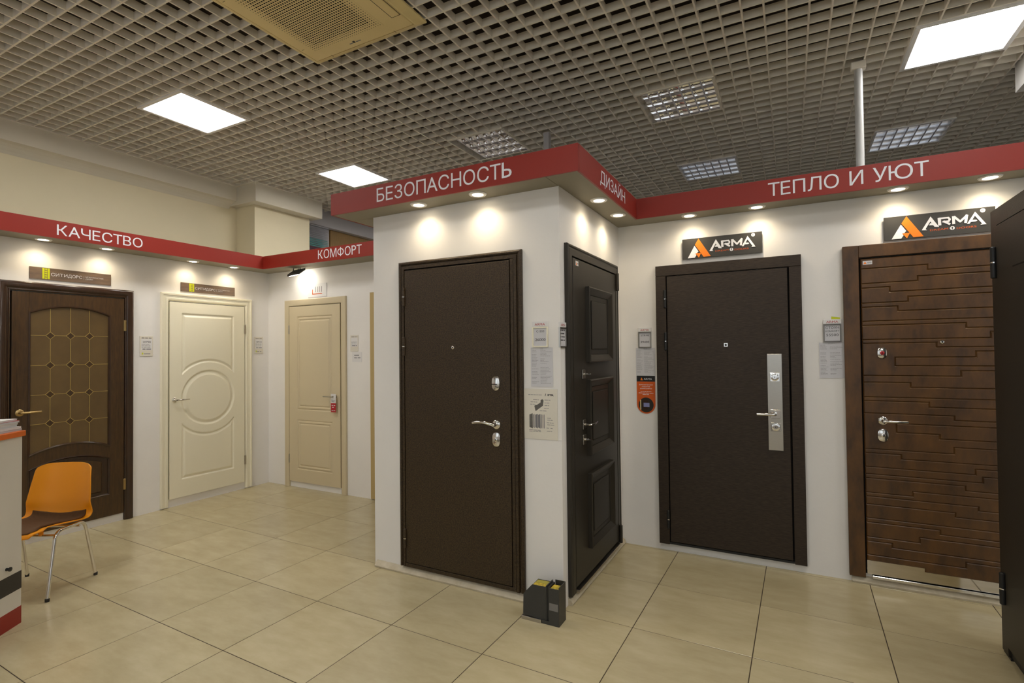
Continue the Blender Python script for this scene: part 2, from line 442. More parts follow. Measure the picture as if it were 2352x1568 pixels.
struct('wall_wood_panel', bx(-5.999, -5.95, 5.50, 7.8, 1.2, 3.349), M_WOODPANEL)
struct('trim_ceiling_beam', bx(1.484, 1.95, 1.2, 5.06, 3.373, 3.62), M_WALL)

def cornice_bm(y0, y1, xw, xo, ends=True):
    bm = B()
    pr = [(xw, 3.61), (xo, 3.61), (xo, 3.375)] + [(xo - (xo - xw) * t, 3.375 - 0.085 * (t ** 2) * 0.9) for t in (0.15, 0.35, 0.6, 0.85, 1.0)]
    a = [bm.verts.new((x, y0, z)) for x, z in pr]; b = [bm.verts.new((x, y1, z)) for x, z in pr]
    n = len(pr)
    for i in range(n): bm.faces.new((a[i], a[(i + 1) % n], b[(i + 1) % n], b[i]))
    bm.faces.new(a); bm.faces.new(b[::-1]); return bm
struct('trim_cornice_left', cornice_bm(-2.9, 3.955, -5.999, -5.85), M_CORNICE)
struct('trim_cornice_pilaster', bx(-5.999, -5.50, 3.957, 4.945, 3.33, 3.61, 0.004), M_CORNICE)

bm = B(); box(bm, -5.8495, -5.832, -2.9, 3.956, 3.549, 3.606); struct('trim_perimeter_left', bm, M_GRID)
struct('trim_perimeter_pilaster', bx(-5.4995, -5.482, 3.935, 4.966, 3.549, 3.606), M_GRID)
struct('trim_perimeter_corner', bx(-5.8315, -5.500, 3.935, 3.9565, 3.549, 3.606), M_GRID)
# small plaster curbs under the display doors
def curb(name, ax, a0, a1, at, sgn):
    bm = B(); n = 40; pr = [(0, 0), (0.026, 0), (0.030, 0.012), (0.020, 0.030), (0.0, 0.044)]
    rings = []
    for i in range(n + 1):
        u = a0 + (a1 - a0) * i / n; k = 1 + R.uniform(-0.05, 0.05)
        rings.append([bm.verts.new((u, at - p * k, z * k) if ax == 'x' else (at + p * k, u, z * k)) for p, z in pr])
    for a, b in zip(rings, rings[1:]):
        for q in range(len(pr)): bm.faces.new((a[q], a[(q + 1) % 5], b[(q + 1) % 5], b[q]))
    bm.faces.new(rings[0]); bm.faces.new(rings[-1][::-1])
    struct(name, bm, M_PLASTER, smooth=True)
curb('baseboard_front', 'x', XB0 + 0.02, -1.395, YB, 1)
curb('baseboard_middle', 'y', 2.94, 4.09, XC, 1)
curb('baseboard_right_back', 'x', 0.33, 3.0, YT, 1)

# ------------------------------------------------------------------ ceiling: dark plenum and one object per grid bar
ceil = struct('ceiling', bx(-6.0, 4.9, -2.95, 8.0, 4.2, 4.35), M_PLENUM)
ON = [(-9, 0), (-9, 3), (0, 3)]
OFF = [(-6, 3), (-3, 3), (-3, 6), (0, 6)]
HID_ON = [(-9, 9), (-9, 6), (-6, 9), (-3, 12), (-9, -3), (-3, -3), (0, 0), (3, 0), (3, -3), (-6, -6), (0, -6)]  # unseen panels added for light; those behind the partitions brighten the back area
FIX = ON + OFF + HID_ON
def fx_span(c, axis):
    """spans along the bar that fixtures interrupt; c = cell index across"""
    out = []
    for (i, j) in FIX:
        a, b = (i, j) if axis == 'y' else (j, i)
        if a * 5 < c < a * 5 + 5: out.append((b * 0.6, b * 0.6 + 0.6))
    return sorted(out)
BW, BH = 0.0105, 0.050
X0, X1, Y0, Y1 = -5.831, 4.6, -2.9, 7.98
def bar(axis, c):
    bm = B(); at = (GX if axis == 'y' else GY) + c * CELL
    lo, hi = (Y0, Y1) if axis == 'y' else (X0, X1)
    if axis == 'y' and at > -5.50: pass
    if axis == 'x' and 3.925 < at < 4.97: lo = -5.481
    if axis == 'y' and at < -5.475:
        segs = [(Y0, 3.934), (4.95, Y1)]
    else: segs = [(lo, hi)]
    if axis == 'y' and 1.478 < at < 1.956: segs = [(Y0, 1.195), (5.065, Y1)]
    if axis == 'x' and 1.195 < at < 5.065: segs = [(segs[0][0], 1.48), (1.954, hi)]
    o0 = GY if axis == 'y' else GX
    for s0, s1 in fx_span(c, axis):
        s0 += o0; s1 += o0; ns = []
        for a, b in segs:
            if s1 <= a or s0 >= b: ns.append((a, b)); continue
            if s0 > a: ns.append((a, s0))
            if s1 < b: ns.append((s1, b))
        segs = ns
    for a, b in segs:
        if axis == 'y': box(bm, at - BW / 2, at + BW / 2, a, b, ZC, ZC + BH)
        else: box(bm, a, b, at - BW / 2 * 0.98, at + BW / 2 * 0.98, ZC + 0.0004, ZC + BH - 0.0004)
    obj('grid_bar', bm, M_GRID, ceil)
for c in range(-54, 33):
    at = GX + c * CELL
    if X0 < at < X1: bar('y', c)
for c in range(-26, 48):
    at = GY + c * CELL
    if at > -0.9: bar('x', c)

# ------------------------------------------------------------------ ceiling lights
def place(i, j): return (GX + i * 0.6 + 0.3, GY + j * 0.6 + 0.3, ZC)
def led_panel(i, j, label, group=None):
    t = empty('ceiling_light', place(i, j), 0, label, 'ceiling light', group)
    bm = B(); a = 0.298; e = 0.030
    for (x0, x1, y0, y1) in ((-a, a, -a, -a + e), (-a, a, a - e, a), (-a, -a + e, -a + e, a - e), (a - e, a, -a + e, a - e)):
        box(bm, x0, x1, y0, y1, -0.012, 0.03, 0.002)
    obj('frame', bm, M_ALU, t)
    obj('diffuser', bx(-a + e, a - e, -a + e, a - e, -0.002, 0.004), M_LED, t)
    obj('housing', bx(-a + 0.01, a - 0.01, -a + 0.01, a - 0.01, 0.031, 0.07), M_ALU, t)
led_panel(-9, 0, 'lit square ceiling panel nearest the air conditioner, over the left doors')
led_panel(-9, 3, 'lit square ceiling panel farther back, just above the left end of the БЕЗОПАСНОСТЬ sign')
led_panel(0, 3, 'large bright square ceiling panel at the top right of the photo')
for (i, j) in HID_ON: led_panel(i, j, 'unseen lit ceiling panel added to light the room, beyond the frame or behind the partitions', 'added unseen ceiling panels')
def louvre(i, j, label, kind, m_ref):
    t = empty('louvre_light', place(i, j), 0, label, 'ceiling light')
    bm = B(); a = 0.298; e = 0.016
    for (x0, x1, y0, y1) in ((-a, a, -a, -a + e), (-a, a, a - e, a), (-a, -a + e, -a + e, a - e), (a - e, a, -a + e, a - e)):
        box(bm, x0, x1, y0, y1, -0.010, 0.09)
    obj('frame', bm, M_ALU if kind == 'far' else M_GRID, t)
    obj('housing', bx(-a + e, a - e, -a + e, a - e, 0.082, 0.09), m_ref, t)
    rows = 4; wdt = 2 * (a - e) / rows
    for k in range(rows):
        y = -a + e + (k + 0.5) * wdt
        # parabolic trough sides between the tubes
        for s in (-1, 1):
            bm = B(); P = []
            for q in range(6):
                v = q / 5; P.append((y + s * wdt * (0.5 - 0.26 * v ** 1.7), -0.004 + 0.075 * v))
            for (p, pz), (q_, qz) in zip(P, P[1:]):
                vs = [bm.verts.new(v) for v in ((-a + e, p, pz), (a - e, p, pz), (a - e, q_, qz), (-a + e, q_, qz))]
                bm.faces.new(vs)
            bmesh.ops.remove_doubles(bm, verts=bm.verts, dist=1e-6)
            obj('reflector', bm, m_ref, t, smooth=True)
        obj('tube', tube(B(), [(-a + 0.02, y, 0.062), (a - 0.02, y, 0.062)], 0.008, 8), M_TUBE, t, smooth=True)
    nb = 7
    for k in range(1, nb):
        x = -a + e + k * 2 * (a - e) / nb
        bm = B()
        for (w0, w1, z0, z1) in ((0.0065, 0.0055, -0.004, 0.02), (0.0055, 0.0015, 0.02, 0.045)):
            for r_ in range(rows):
                y0 = -a + e + r_ * wdt; y1 = y0 + wdt
                vs = [bm.verts.new(v) for v in ((x - w0, y0, z0), (x - w0, y1, z0), (x - w1, y1, z1), (x - w1, y0, z1), (x + w0, y0, z0), (x + w0, y1, z0), (x + w1, y1, z1), (x + w1, y0, z1))]
                for f in ((0, 1, 2, 3), (4, 7, 6, 5), (0, 4, 5, 1)): bm.faces.new([vs[q] for q in f])
        obj('louvre_blade', bm, m_ref, t)
louvre(-6, 3, 'unlit mirrored louvre light with zigzag reflections above the БЕЗОПАСНОСТЬ sign', 'near', M_MIRROR)
louvre(-3, 3, 'largest unlit mirrored louvre light, in the middle of the ceiling', 'near', M_MIRROR)
louvre(-3, 6, 'small bluish unlit louvre light over the left end of the ТЕПЛО И УЮТ sign', 'far', M_LOUVRE)
louvre(0, 6, 'bluish unlit louvre light just right of the ceiling pole', 'far', M_LOUVRE)

# ------------------------------------------------------------------ air conditioner cassette
ac = empty('air_conditioner', (-2.862, 1.60, 3.553), 0, 'yellowed square ceiling air conditioner cassette with perforated intake grille', 'air conditioner')
S_ = 0.94
bm = B()
pr = [(0.0, -0.001), (0.0, -0.012), (0.045, -0.034), (0.055, -0.036), (0.055, -0.001)]
def sq(o): return [(o, o), (S_ - o, o), (S_ - o, S_ - o), (o, S_ - o)]
rings = [[bm.verts.new((x, y, z)) for x, y in sq(o)] for o, z in pr]
for a, b in zip(rings, rings[1:]):
    for k in range(4): bm.faces.new((a[k], a[(k + 1) % 4], b[(k + 1) % 4], b[k]))
obj('border', bm, M_CAC, ac)
obj('face_panel', bx(0.058, S_ - 0.058, 0.058, S_ - 0.058, -0.038, -0.006, 0.004), M_CAC, ac)
obj('intake_grille', bx(0.13, 0.725, 0.17, 0.80, -0.0395, -0.0375, 0.0008), M_CAC, ac)
bm = B(); nx = 33
for i in range(nx):
    for j in range(nx + 1):
        x = 0.150 + i * 0.0175; y = 0.195 + j * 0.0178
        edge = min(i, nx - 1 - i, j, nx - j)
        r = 0.0062 if edge > 2 else 0.0042 if edge > 0 else 0.0028
        vs = [bm.verts.new((x + r * math.cos(k * PI / 3 + 0.5), y + r * math.sin(k * PI / 3 + 0.5), -0.0399)) for k in range(6)]
        bm.faces.new(vs)
obj('perforation', bm, M_GAPSHADE, ac, kind='stuff')
bm = B(); box(bm, 0.812, 0.816, 0.18, 0.77, -0.0388, -0.0380); box(bm, 0.876, 0.879, 0.18, 0.77, -0.0388, -0.0380)
box(bm, 0.812, 0.879, 0.766, 0.77, -0.0388, -0.0380)
obj('outlet_slot', bm, M_GAPSHADE, ac)
obj('louvre_flap', bx(0.818, 0.874, 0.18, 0.764, -0.042, -0.038, 0.001), M_CAC, ac)
obj('badge', bx(0.40, 0.43, 0.838, 0.845, -0.0386, -0.0379), M_GREYPL, ac)
obj('badge', bx(0.455, 0.495, 0.838, 0.845, -0.0386, -0.0379), M_GREYPL, ac)
obj('sensor', bx(0.434, 0.450, 0.828, 0.844, -0.0395, -0.0378), M_BLACK, ac)
for (x, y, dx, dy) in ((0.075, 0.74, 0.022, 0.002), (0.075, 0.20, 0.022, 0.002), (0.20, 0.870, 0.002, 0.022), (0.74, 0.870, 0.002, 0.022)):
    obj('panel_notch', bx(x, x + dx, y, y + dy, -0.0386, -0.0379), M_GAPSHADE, ac)

# ------------------------------------------------------------------ poles to the ceiling
t = empty('support_pole', (0.462, 4.40, 0), 0, 'tall white round pole rising from the ТЕПЛО И УЮТ sign to the ceiling', 'pole')
obj('pole', tube(B(), [(0, 0, 0.0), (0, 0, 3.50)], 0.026, 20), M_POLE, t, smooth=True)
obj('ceiling_bracket', bx(-0.045, 0.045, -0.03, 0.03, 3.50, 3.552, 0.003), M_GRID, t)
t = empty('support_strut', (-1.955, 4.40, 0), 0, 'short dark square strut behind the БЕЗОПАСНОСТЬ sign below the ceiling', 'pole')
obj('post', bx(-0.026, 0.026, -0.026, 0.026, 0.0, 3.55), M_GREYWALL, t)

# ------------------------------------------------------------------ red fascia signs with letters, one object per letter
def band_letters(par, word, u0, u1, z0, cap, d):
    gap = 0.11; adv = []; x = 0; items = []
    for i, ch in enumerate(word):
        if ch == ' ': x += 0.34; continue
        vs, fs = glyphs(ch, 0.0)
        a = min(v[0] for v in vs); b = max(v[0] for v in vs)
        g2 = gap
        if i and (ch in 'ТУА' or word[i - 1] in 'ТУА'): g2 = 0.055
        x += (g2 if items else 0)
        items.append((ch, x, a, b)); x += (b - a)
    s = (u1 - u0) / x
    for ch, px, a, b in items:
        bm = text(B(), ch, u0 + px * s, z0, cap, width=(b - a) * s, d=d, th=0.0009)
        obj('letter', bm, M_LETTER, par)
def fascia(kind, wall, u0, u1, word, wu0, wu1, z0, z1, so, cap0, caph, label, body=None):
    t = on_y('fascia_sign', wall, 0, 0, label, 'sign') if kind == 'y' else on_x('fascia_sign', wall, 0, 0, label, 'sign')
    obj('fascia_board', lbox(B(), u0, u1, z0, z1, so - 0.012, so), M_RED, t)
    b0, b1 = body if body else (u0, u1)
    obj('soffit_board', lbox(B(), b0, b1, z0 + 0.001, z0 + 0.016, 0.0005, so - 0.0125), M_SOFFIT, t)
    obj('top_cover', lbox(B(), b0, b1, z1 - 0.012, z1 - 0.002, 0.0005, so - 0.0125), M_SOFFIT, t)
    band_letters(t, word, wu0, wu1, cap0, caph, so + 0.0002)
    return t
XI = XC + SO; YI = YB - SO; YJ = YT - SO
t = fascia('y', YB, -2.883, XI, 'БЕЗОПАСНОСТЬ', -2.450, -1.414, ZS, ZF, SO, 2.549, 0.092, 'red fascia sign reading БЕЗОПАСНОСТЬ in white over the dark brown steel door', body=(-2.871, XC - 0.001))
obj('return_board', bx(-2.883, -2.871, -SO + 0.001, 0.985, ZS, ZF), M_RED, t)
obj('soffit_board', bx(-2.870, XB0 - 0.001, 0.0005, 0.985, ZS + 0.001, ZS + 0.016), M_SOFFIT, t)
fascia('x', XC, YI + 0.013, YJ - 0.001, 'ДИЗАЙН', 3.040, 3.580, ZS, ZF, SO, 2.554, 0.080, 'short red fascia sign reading ДИЗАЙН in white over the three-panel door', body=(YI + 0.014, YT - SO + 0.0105))
fascia('y', YT, XI - 0.010, 3.1, 'ТЕПЛО И УЮТ', -0.112, 0.748, ZS, ZF, SO, 2.551, 0.090, 'long red fascia sign reading ТЕПЛО И УЮТ in white on the right', body=(XC + 0.0005, 3.1))
fascia('x', XL, -2.9, YK - SOL, 'КАЧЕСТВО', 1.988, 2.625, ZSL, ZFL, SOL, 2.520, 0.086, 'red fascia sign reading КАЧЕСТВО on the left wall over the walnut and ivory doors', body=(-2.9, YK - SOL + 0.010))
fascia('y', YK, XL + SOL + 0.002, XB0 - 0.001, 'КОМФОРТ', -4.371, -3.755, ZSL, ZFL, SOL, 2.524, 0.092, 'red fascia sign reading КОМФОРТ in white over the cream two-panel door', body=(XL + 0.002, XB0 - 0.001))

# ------------------------------------------------------------------ downlights and floodlight
def downlight(x, y, z, label):
    t = empty('downlight', (x, y, z), 0, label, 'spotlight')
    obj('trim_ring', lathe(B(), [(0.034, -0.0005), (0.036, -0.006), (0.052, -0.007), (0.056, -0.003), (0.057, 0.0), (0.034, 0.0)], axis='z', seg=28), M_ALU, t, smooth=True)
    obj('bulb', lathe(B(), [(0.033, 0.0), (0.033, -0.004), (0.020, -0.007), (0.0, -0.008)], axis='z', seg=20), M_BULB, t, smooth=True)
    l = bpy.data.lights.new('lamp', 'SPOT'); l.energy = SPOT_W; l.color = WARM; l.spot_size = math.radians(150); l.spot_blend = 1.0; l.shadow_soft_size = 0.03
    lo = bpy.data.objects.new('lamp', l); col.objects.link(lo); lo.parent = t; lo.location = (0, 0, -0.014)
WH = {'a': 'leftmost', 'b': 'second from the left', 'c': 'third from the left', 'd': 'rightmost'}
for y, k in ((1.954, 'a'), (2.405, 'b'), (3.170, 'c'), (3.614, 'd')):
    downlight(-5.398, y, ZSL, 'lit round downlight over the left-wall doors, %s of the four there' % WH[k])
downlight(-2.168, 2.762, ZS, 'lit round downlight over the dark steel door on the column, the left one')
downlight(-1.706, 2.762, ZS, 'lit round downlight over the dark steel door on the column, the right one')
downlight(-1.088, 3.270, ZS, 'lit round downlight over the narrow three-panel door, the nearer one')
downlight(-1.088, 3.700, ZS, 'lit round downlight over the narrow three-panel door, the farther one')
for x, k in ((-0.637, 'a'), (-0.187, 'b'), (0.610, 'c'), (1.047, 'd')):
    downlight(x, 3.982, ZS, 'lit round downlight over the right wall doors, %s of the four there' % WH[k])
t = empty('floodlight', (-4.86, 4.01, ZSL), 0, 'black bracket-mounted floodlight shining on the wall under the КОМФОРТ sign', 'floodlight')
bm = B(); vs = []
hw = 0.095
for (x, y, z) in ((-hw, -0.055, -0.098), (hw, -0.055, -0.086), (hw, 0.030, -0.026), (-hw, 0.030, -0.038)):
    vs.append((x, y, z))
def slab(bm, q, dz):
    a = [bm.verts.new(v) for v in q]; b = [bm.verts.new((v[0], v[1], v[2] + dz)) for v in q]
    bm.faces.new(a); bm.faces.new(b[::-1])
    for i in range(4): bm.faces.new((a[i], a[(i + 1) % 4], b[(i + 1) % 4], b[i]))
    return bm
obj('housing', slab(bm, vs, 0.022), M_BLACK, t)
q = [(v[0] * 0.82, v[1] * 0.82, v[2] - 0.0015) for v in vs]
obj('lens', slab(B(), q, 0.001), M_FLOODG, t)
for x in (-0.055, 0.055): obj('bracket', tube(B(), [(x, -0.005, -0.003), (x, -0.008, -0.036)], 0.004, 8), M_BLACK, t)
obj('cable', tube(B(), smooth_path([(0.0, 0.01, -0.003), (0.012, 0.0, -0.02), (0.02, 0.01, -0.030)], 4, 0.01), 0.0025, 6), M_BLACK, t)
l = bpy.data.lights.new('lamp', 'AREA'); l.energy = 12; l.color = (1.0, 0.92, 0.76); l.shape = 'RECTANGLE'; l.size = 0.14; l.size_y = 0.06
lo = bpy.data.objects.new('lamp', l); col.objects.link(lo); lo.parent = t; lo.location = (0.0, -0.008, -0.058)
lo.rotation_euler = (math.radians(42), math.radians(-6), 0)

# ------------------------------------------------------------------ door hardware
def hinge(t, u, z, h=0.13, r=0.0115, d=0.045, m=None, ring=True, name='hinge'):
    o = obj(name, lathe(B(), [(r * 0.6, -h / 2 - 0.004), (r, -h / 2), (r, h / 2), (r * 0.6, h / 2 + 0.004)], (u, -d, z), 'z', 14), m or M_BLACK, t, smooth=True)
    if ring: obj('washer', lathe(B(), [(r * 1.08, -0.003), (r * 1.08, 0.003)], (u, -d, z), 'z', 14), M_CHROME, o)
def flat_hinge(t, u, z, m, d=0.03):
    obj('hinge', lbox(B(), u - 0.010, u + 0.010, z - 0.05, z + 0.05, d - 0.004, d + 0.004, 0.001), m, t)
def lever(t, u, z, d, L, sgn, m=M_CHROME, curve=0.0, r=0.026, thin=0.008, square=False):
    h = obj('handle', lathe(B(), [(r, 0.0), (r, 0.006), (r * 0.8, 0.010), (r * 0.42, 0.012), (r * 0.38, 0.045), (r * 0.25, 0.05), (0, 0.05)], (u, -d, z), 'y', 24), m, t, smooth=True)
    pts = [(u, -(d + 0.042), z)]
    for k in range(1, 9):
        v = k / 8; pts.append((u + sgn * L * v, -(d + 0.044 + 0.006 * math.sin(v * PI)), z + curve * math.sin(v * PI * 0.85)))
    obj('lever', tube(B(), pts, thin, 12, rads=[thin * (1.15 - 0.15 * k / 8) for k in range(9)], flat=1.0), m, h, smooth=True)
    return h
def oval_lock(t, u, z, d, w=0.029, h=0.047, m=M_CHROME, hole=True, dark=None):
    bm = B()
    prof = [(1.0, 0.0), (1.0, 0.004), (0.93, 0.009), (0.7, 0.012), (0, 0.013)]
    rings = []
    seg = 28
    for s, hh in prof:
        ring = []
        for i in range(seg):
            a = 2 * PI * i / seg; n = 2.6
            cx = abs(math.cos(a)) ** (2 / n) * math.copysign(1, math.cos(a)) * w
            cz = abs(math.sin(a)) ** (2 / n) * math.copysign(1, math.sin(a)) * h
            ring.append(bm.verts.new((u + cx * s, -(d + hh), z + cz * s)))
        rings.append(ring)
    for a, b in zip(rings, rings[1:]):
        for i in range(seg): bm.faces.new((a[i], a[(i + 1) % seg], b[(i + 1) % seg], b[i]))
    bmesh.ops.remove_doubles(bm, verts=bm.verts, dist=1e-6)
    lk = obj('lock', bm, m, t, smooth=True)
    if hole:
        obj('cylinder', lathe(B(), [(0.012, 0.0), (0.012, 0.006), (0.009, 0.008), (0, 0.008)], (u, -(d + 0.011), z), 'y', 18), dark or m, lk, smooth=True)
        obj('keyhole', lbox(B(), u - 0.0015, u + 0.0015, z - 0.007, z + 0.007, d + 0.0185, d + 0.0200), M_GAPSHADE, lk)
    return lk
def peephole(t, u, z, d, r=0.011, m=M_CHROME):
    p = obj('peephole', lathe(B(), [(r, 0), (r, 0.004), (r * 0.6, 0.007), (0, 0.006)], (u, -d, z), 'y', 18), m, t, smooth=True)
    obj('lens', lathe(B(), [(r * 0.42, 0), (r * 0.4, 0.002), (0, 0.003)], (u, -(d + 0.006), z), 'y', 12), M_BLACK, p)
def u_path(u0, u1, z0, z1): return [(u0, z0), (u0, z1), (u1, z1), (u1, z0)]
def closed_path(u0, u1, z0, z1): return [(u0, z0), (u0, z1), (u1, z1), (u1, z0)]

# --- dark brown steel door under БЕЗОПАСНОСТЬ
t = on_y('steel_door', YB, -1.937, 0, 'smooth dark brown hammered steel door under the БЕЗОПАСНОСТЬ sign', 'door')
o_ = 1.937
u0, u1, z0, z1 = -2.422 + o_, -1.452 + o_, 0.054, 2.160
prof = [(0, 0), (0, 0.016), (0.004, 0.022), (0.012, 0.026), (0.020, 0.024), (0.026, 0.016), (0.030, 0.016), (0.034, 0.026), (0.052, 0.026), (0.054, 0.0)]
obj('frame', sweep(B(), u_path(u0, u1, z0, z1), prof), M_HAMMER, t)
obj('sill', lbox(B(), u0 + 0.0545, u1 - 0.0545, z0, z0 + 0.026, 0, 0.026, 0.002), M_HAMMER, t)
obj('shade_backing', lbox(B(), u0 + 0.0545, u1 - 0.0545, z0 + 0.027, z1 - 0.0545, 0.0005, 0.004), M_GAPSHADE, t)  # dark sheet behind the leaf, painting the shade of its edge gap
obj('door_leaf', lbox(B(), -2.361 + o_, -1.533 + o_, 0.086, 2.097, 0.005, 0.030, 0.003, 2), M_HAMMER, t)
obj('lock_stile', lbox(B(), -1.528 + o_, u1 - 0.0545, z0 + 0.027, z1 - 0.055, 0.005, 0.026, 0.001), M_HAMMER, t)
for z in (1.915, 1.572, 0.250): hinge(t, -2.366 + o_, z, 0.125, 0.011, 0.034, M_HAMMER)
peephole(t, -1.957 + o_, 1.559, 0.030)
k = oval_lock(t, -1.632 + o_, 1.330, 0.030, hole=False)
obj('keyhole_cover', lbox(B(), -1.660 + o_, -1.620 + o_, 1.322, 1.327, 0.042, 0.046), M_GAPSHADE, k)
lever(t, -1.632 + o_, 1.073, 0.030, 0.150, -1, curve=0.016, r=0.028, thin=0.0085)
oval_lock(t, -1.632 + o_, 0.980, 0.030)

# --- three-panel dark door under ДИЗАЙН
t = on_x('panelled_door', XC, 3.475, 0, 'dark grey-brown door with three raised framed panels on the narrow side wall', 'door')
o_ = -3.475
u0, u1, z0, z1 = 2.942 + o_, 3.985 + o_, 0.050, 2.188
prof = [(0, 0), (0, 0.020), (0.006, 0.026), (0.014, 0.026), (0.018, 0.020), (0.024, 0.020), (0.028, 0.024), (0.105, 0.024), (0.107, 0.0)]
obj('frame', sweep(B(), [(u0, z0), (u0, z1 + 0.0), (u1, z1), (u1, z0)], [(p * (1.0 if p < 0.03 else 0.66), d) for p, d in prof]), M_DIZ, t)
obj('shade_backing', lbox(B(), u0 + 0.072, u1 - 0.072, z0, z1 - 0.072, 0.0005, 0.004), M_GAPSHADE, t)
obj('door_leaf', lbox(B(), 3.022 + o_, 3.905 + o_, 0.078, 2.108, 0.005, 0.024, 0.002), M_DIZ, t)
obj('sill', lbox(B(), 3.03 + o_, 3.90 + o_, 0.046, 0.062, 0, 0.040, 0.002), M_STEEL, t)
for (pz0, pz1) in ((1.452, 1.950), (0.845, 1.340), (0.246, 0.728)):
    pu0, pu1 = 3.240 + o_, 3.735 + o_
    p = obj('panel', lbox(B(), pu0 + 0.05, pu1 - 0.05, pz0 + 0.05, pz1 - 0.05, 0.024, 0.030, 0.003), M_DIZ, t)
    obj('inner_panel', lbox(B(), pu0 + 0.085, pu1 - 0.085, pz0 + 0.085, pz1 - 0.085, 0.030, 0.037, 0.005), M_DIZ, p)
    obj('panel_moulding', sweep(B(), closed_path(pu0, pu1, pz0, pz1), [(0, 0.024), (0.0, 0.050), (0.008, 0.056), (0.018, 0.052), (0.050, 0.034), (0.052, 0.024)], True), M_DIZ, t)
for z in (2.055, 0.125): hinge(t, 3.928 + o_, z, 0.13, 0.012, 0.036, M_DIZ, ring=False)
for z, hh in ((1.378, 0.03), (1.056, 0.032), (0.960, 0.032)):
    lk = obj('lock_plate', lbox(B(), 3.150 + o_, 3.205 + o_, z - hh, z + hh, 0.024, 0.033, 0.003), M_STEEL, t)
    if z != 1.056:
        obj('thumb_turn', tube(B(), [(3.178 + o_, -0.033, z), (3.178 + o_, -0.060, z)], 0.008, 12), M_CHROME, lk, smooth=True)
        obj('key', lbox(B(), 3.168 + o_, 3.190 + o_, z - 0.003, z + 0.003, 0.060, 0.075, 0.001), M_CHROME, lk)
    else:
        obj('lever', tube(B(), smooth_path([(3.178 + o_, -0.033, z), (3.178 + o_, -0.072, z), (3.24 + o_, -0.078, z), (3.305 + o_, -0.070, z + 0.004)], 5, 0.015), 0.009, 10, flat=0.8), M_CHROME, lk, smooth=True)
st = obj('sticker', lbox(B(), 3.070 + o_, 3.118 + o_, 2.066, 2.096, 0.024, 0.0248), M_PAPER, t)
obj('print', prism(B(), [(3.075 + o_, 2.070), (3.084 + o_, 2.088), (3.093 + o_, 2.070)], 0.0248, 0.0252), M_ORANGELOGO, st)
dashes_bm = dashes(B(), 3.096 + o_, 3.114 + o_, 2.078, 0.006, 0.0249)
obj('print', dashes_bm, M_INKD, st)

# --- wenge door with long steel plate
t = on_y('wenge_door', YT, -0.416, 0, 'dark wenge smooth door with a long steel lock plate in the middle of the right wall', 'door')
o_ = 0.416
u0, u1, z0, z1 = -0.908 + o_, 0.076 + o_, 0.055, 2.172
obj('header_casing', lbox(B(), u0, u1, z1 - 0.078, z1, 0, 0.032, 0.002), M_WENGE, t)
obj('side_casing', lbox(B(), u0, -0.832 + o_, z0, z1 - 0.079, 0, 0.032, 0.002), M_WENGE, t)
obj('side_casing', lbox(B(), 0.002 + o_, u1, z0, z1 - 0.079, 0, 0.032, 0.002), M_WENGE, t)
obj('shade_backing', lbox(B(), -0.832 + o_, 0.002 + o_, z0 + 0.02, z1 - 0.079, 0.0005, 0.003), M_GAPSHADE, t)
obj('door_leaf', lbox(B(), -0.824 + o_, -0.009 + o_, 0.078, 2.088, 0.004, 0.030, 0.002), M_WENGE, t)
obj('sill', lbox(B(), -0.831 + o_, 0.001 + o_, z0 + 0.002, 0.073, 0, 0.026), M_BLACK, t)
for z in (1.916, 1.594, 0.245): hinge(t, -0.838 + o_, z, 0.13, 0.011, 0.036, M_BLACK)
p = obj('peephole', lbox(B(), -0.426 + o_, -0.397 + o_, 1.545, 1.574, 0.030, 0.035, 0.002), M_CHROME, t)
obj('lens', lathe(B(), [(0.008, 0), (0.006, 0.003), (0, 0.003)], (-0.4115 + o_, -0.035, 1.5595), 'y', 14), M_BLACK, p)
pl = obj('lock_plate', lbox(B(), -0.145 + o_, -0.053 + o_, 0.822, 1.492, 0.030, 0.0335, 0.001), M_STEEL, t)
obj('plate_edge', sweep(B(), closed_path(-0.149 + o_, -0.049 + o_, 0.812, 1.500), [(0, 0.030), (0, 0.033), (0.003, 0.033), (0.003, 0.030)], True), M_WENGE, pl)
for z, dk in ((1.330, True), (1.075, False), (0.985, False)):
    s = obj('rosette', lbox(B(), -0.129 + o_, -0.067 + o_, z - 0.030, z + 0.030, 0.0335, 0.040, 0.002), M_CHROME, t)
    if z != 1.075:
        obj('escutcheon', lathe(B(), [(0.026, 0), (0.026, 0.006), (0.020, 0.008), (0.012, 0.008), (0.011, 0.011), (0, 0.011)], (-0.098 + o_, -0.040, z), 'y', 22), M_CHROME, s, smooth=True)
        obj('keyhole', lbox(B(), -0.1 + o_, -0.096 + o_, z - 0.006, z + 0.006, 0.0508, 0.052), M_GAPSHADE, s)
    else:
        obj('lever', tube(B(), smooth_path([(-0.098 + o_, -0.040, z), (-0.098 + o_, -0.085, z), (-0.16 + o_, -0.088, z), (-0.213 + o_, -0.086, z)], 5, 0.012), 0.010, 12), M_CHROME, s, smooth=True)

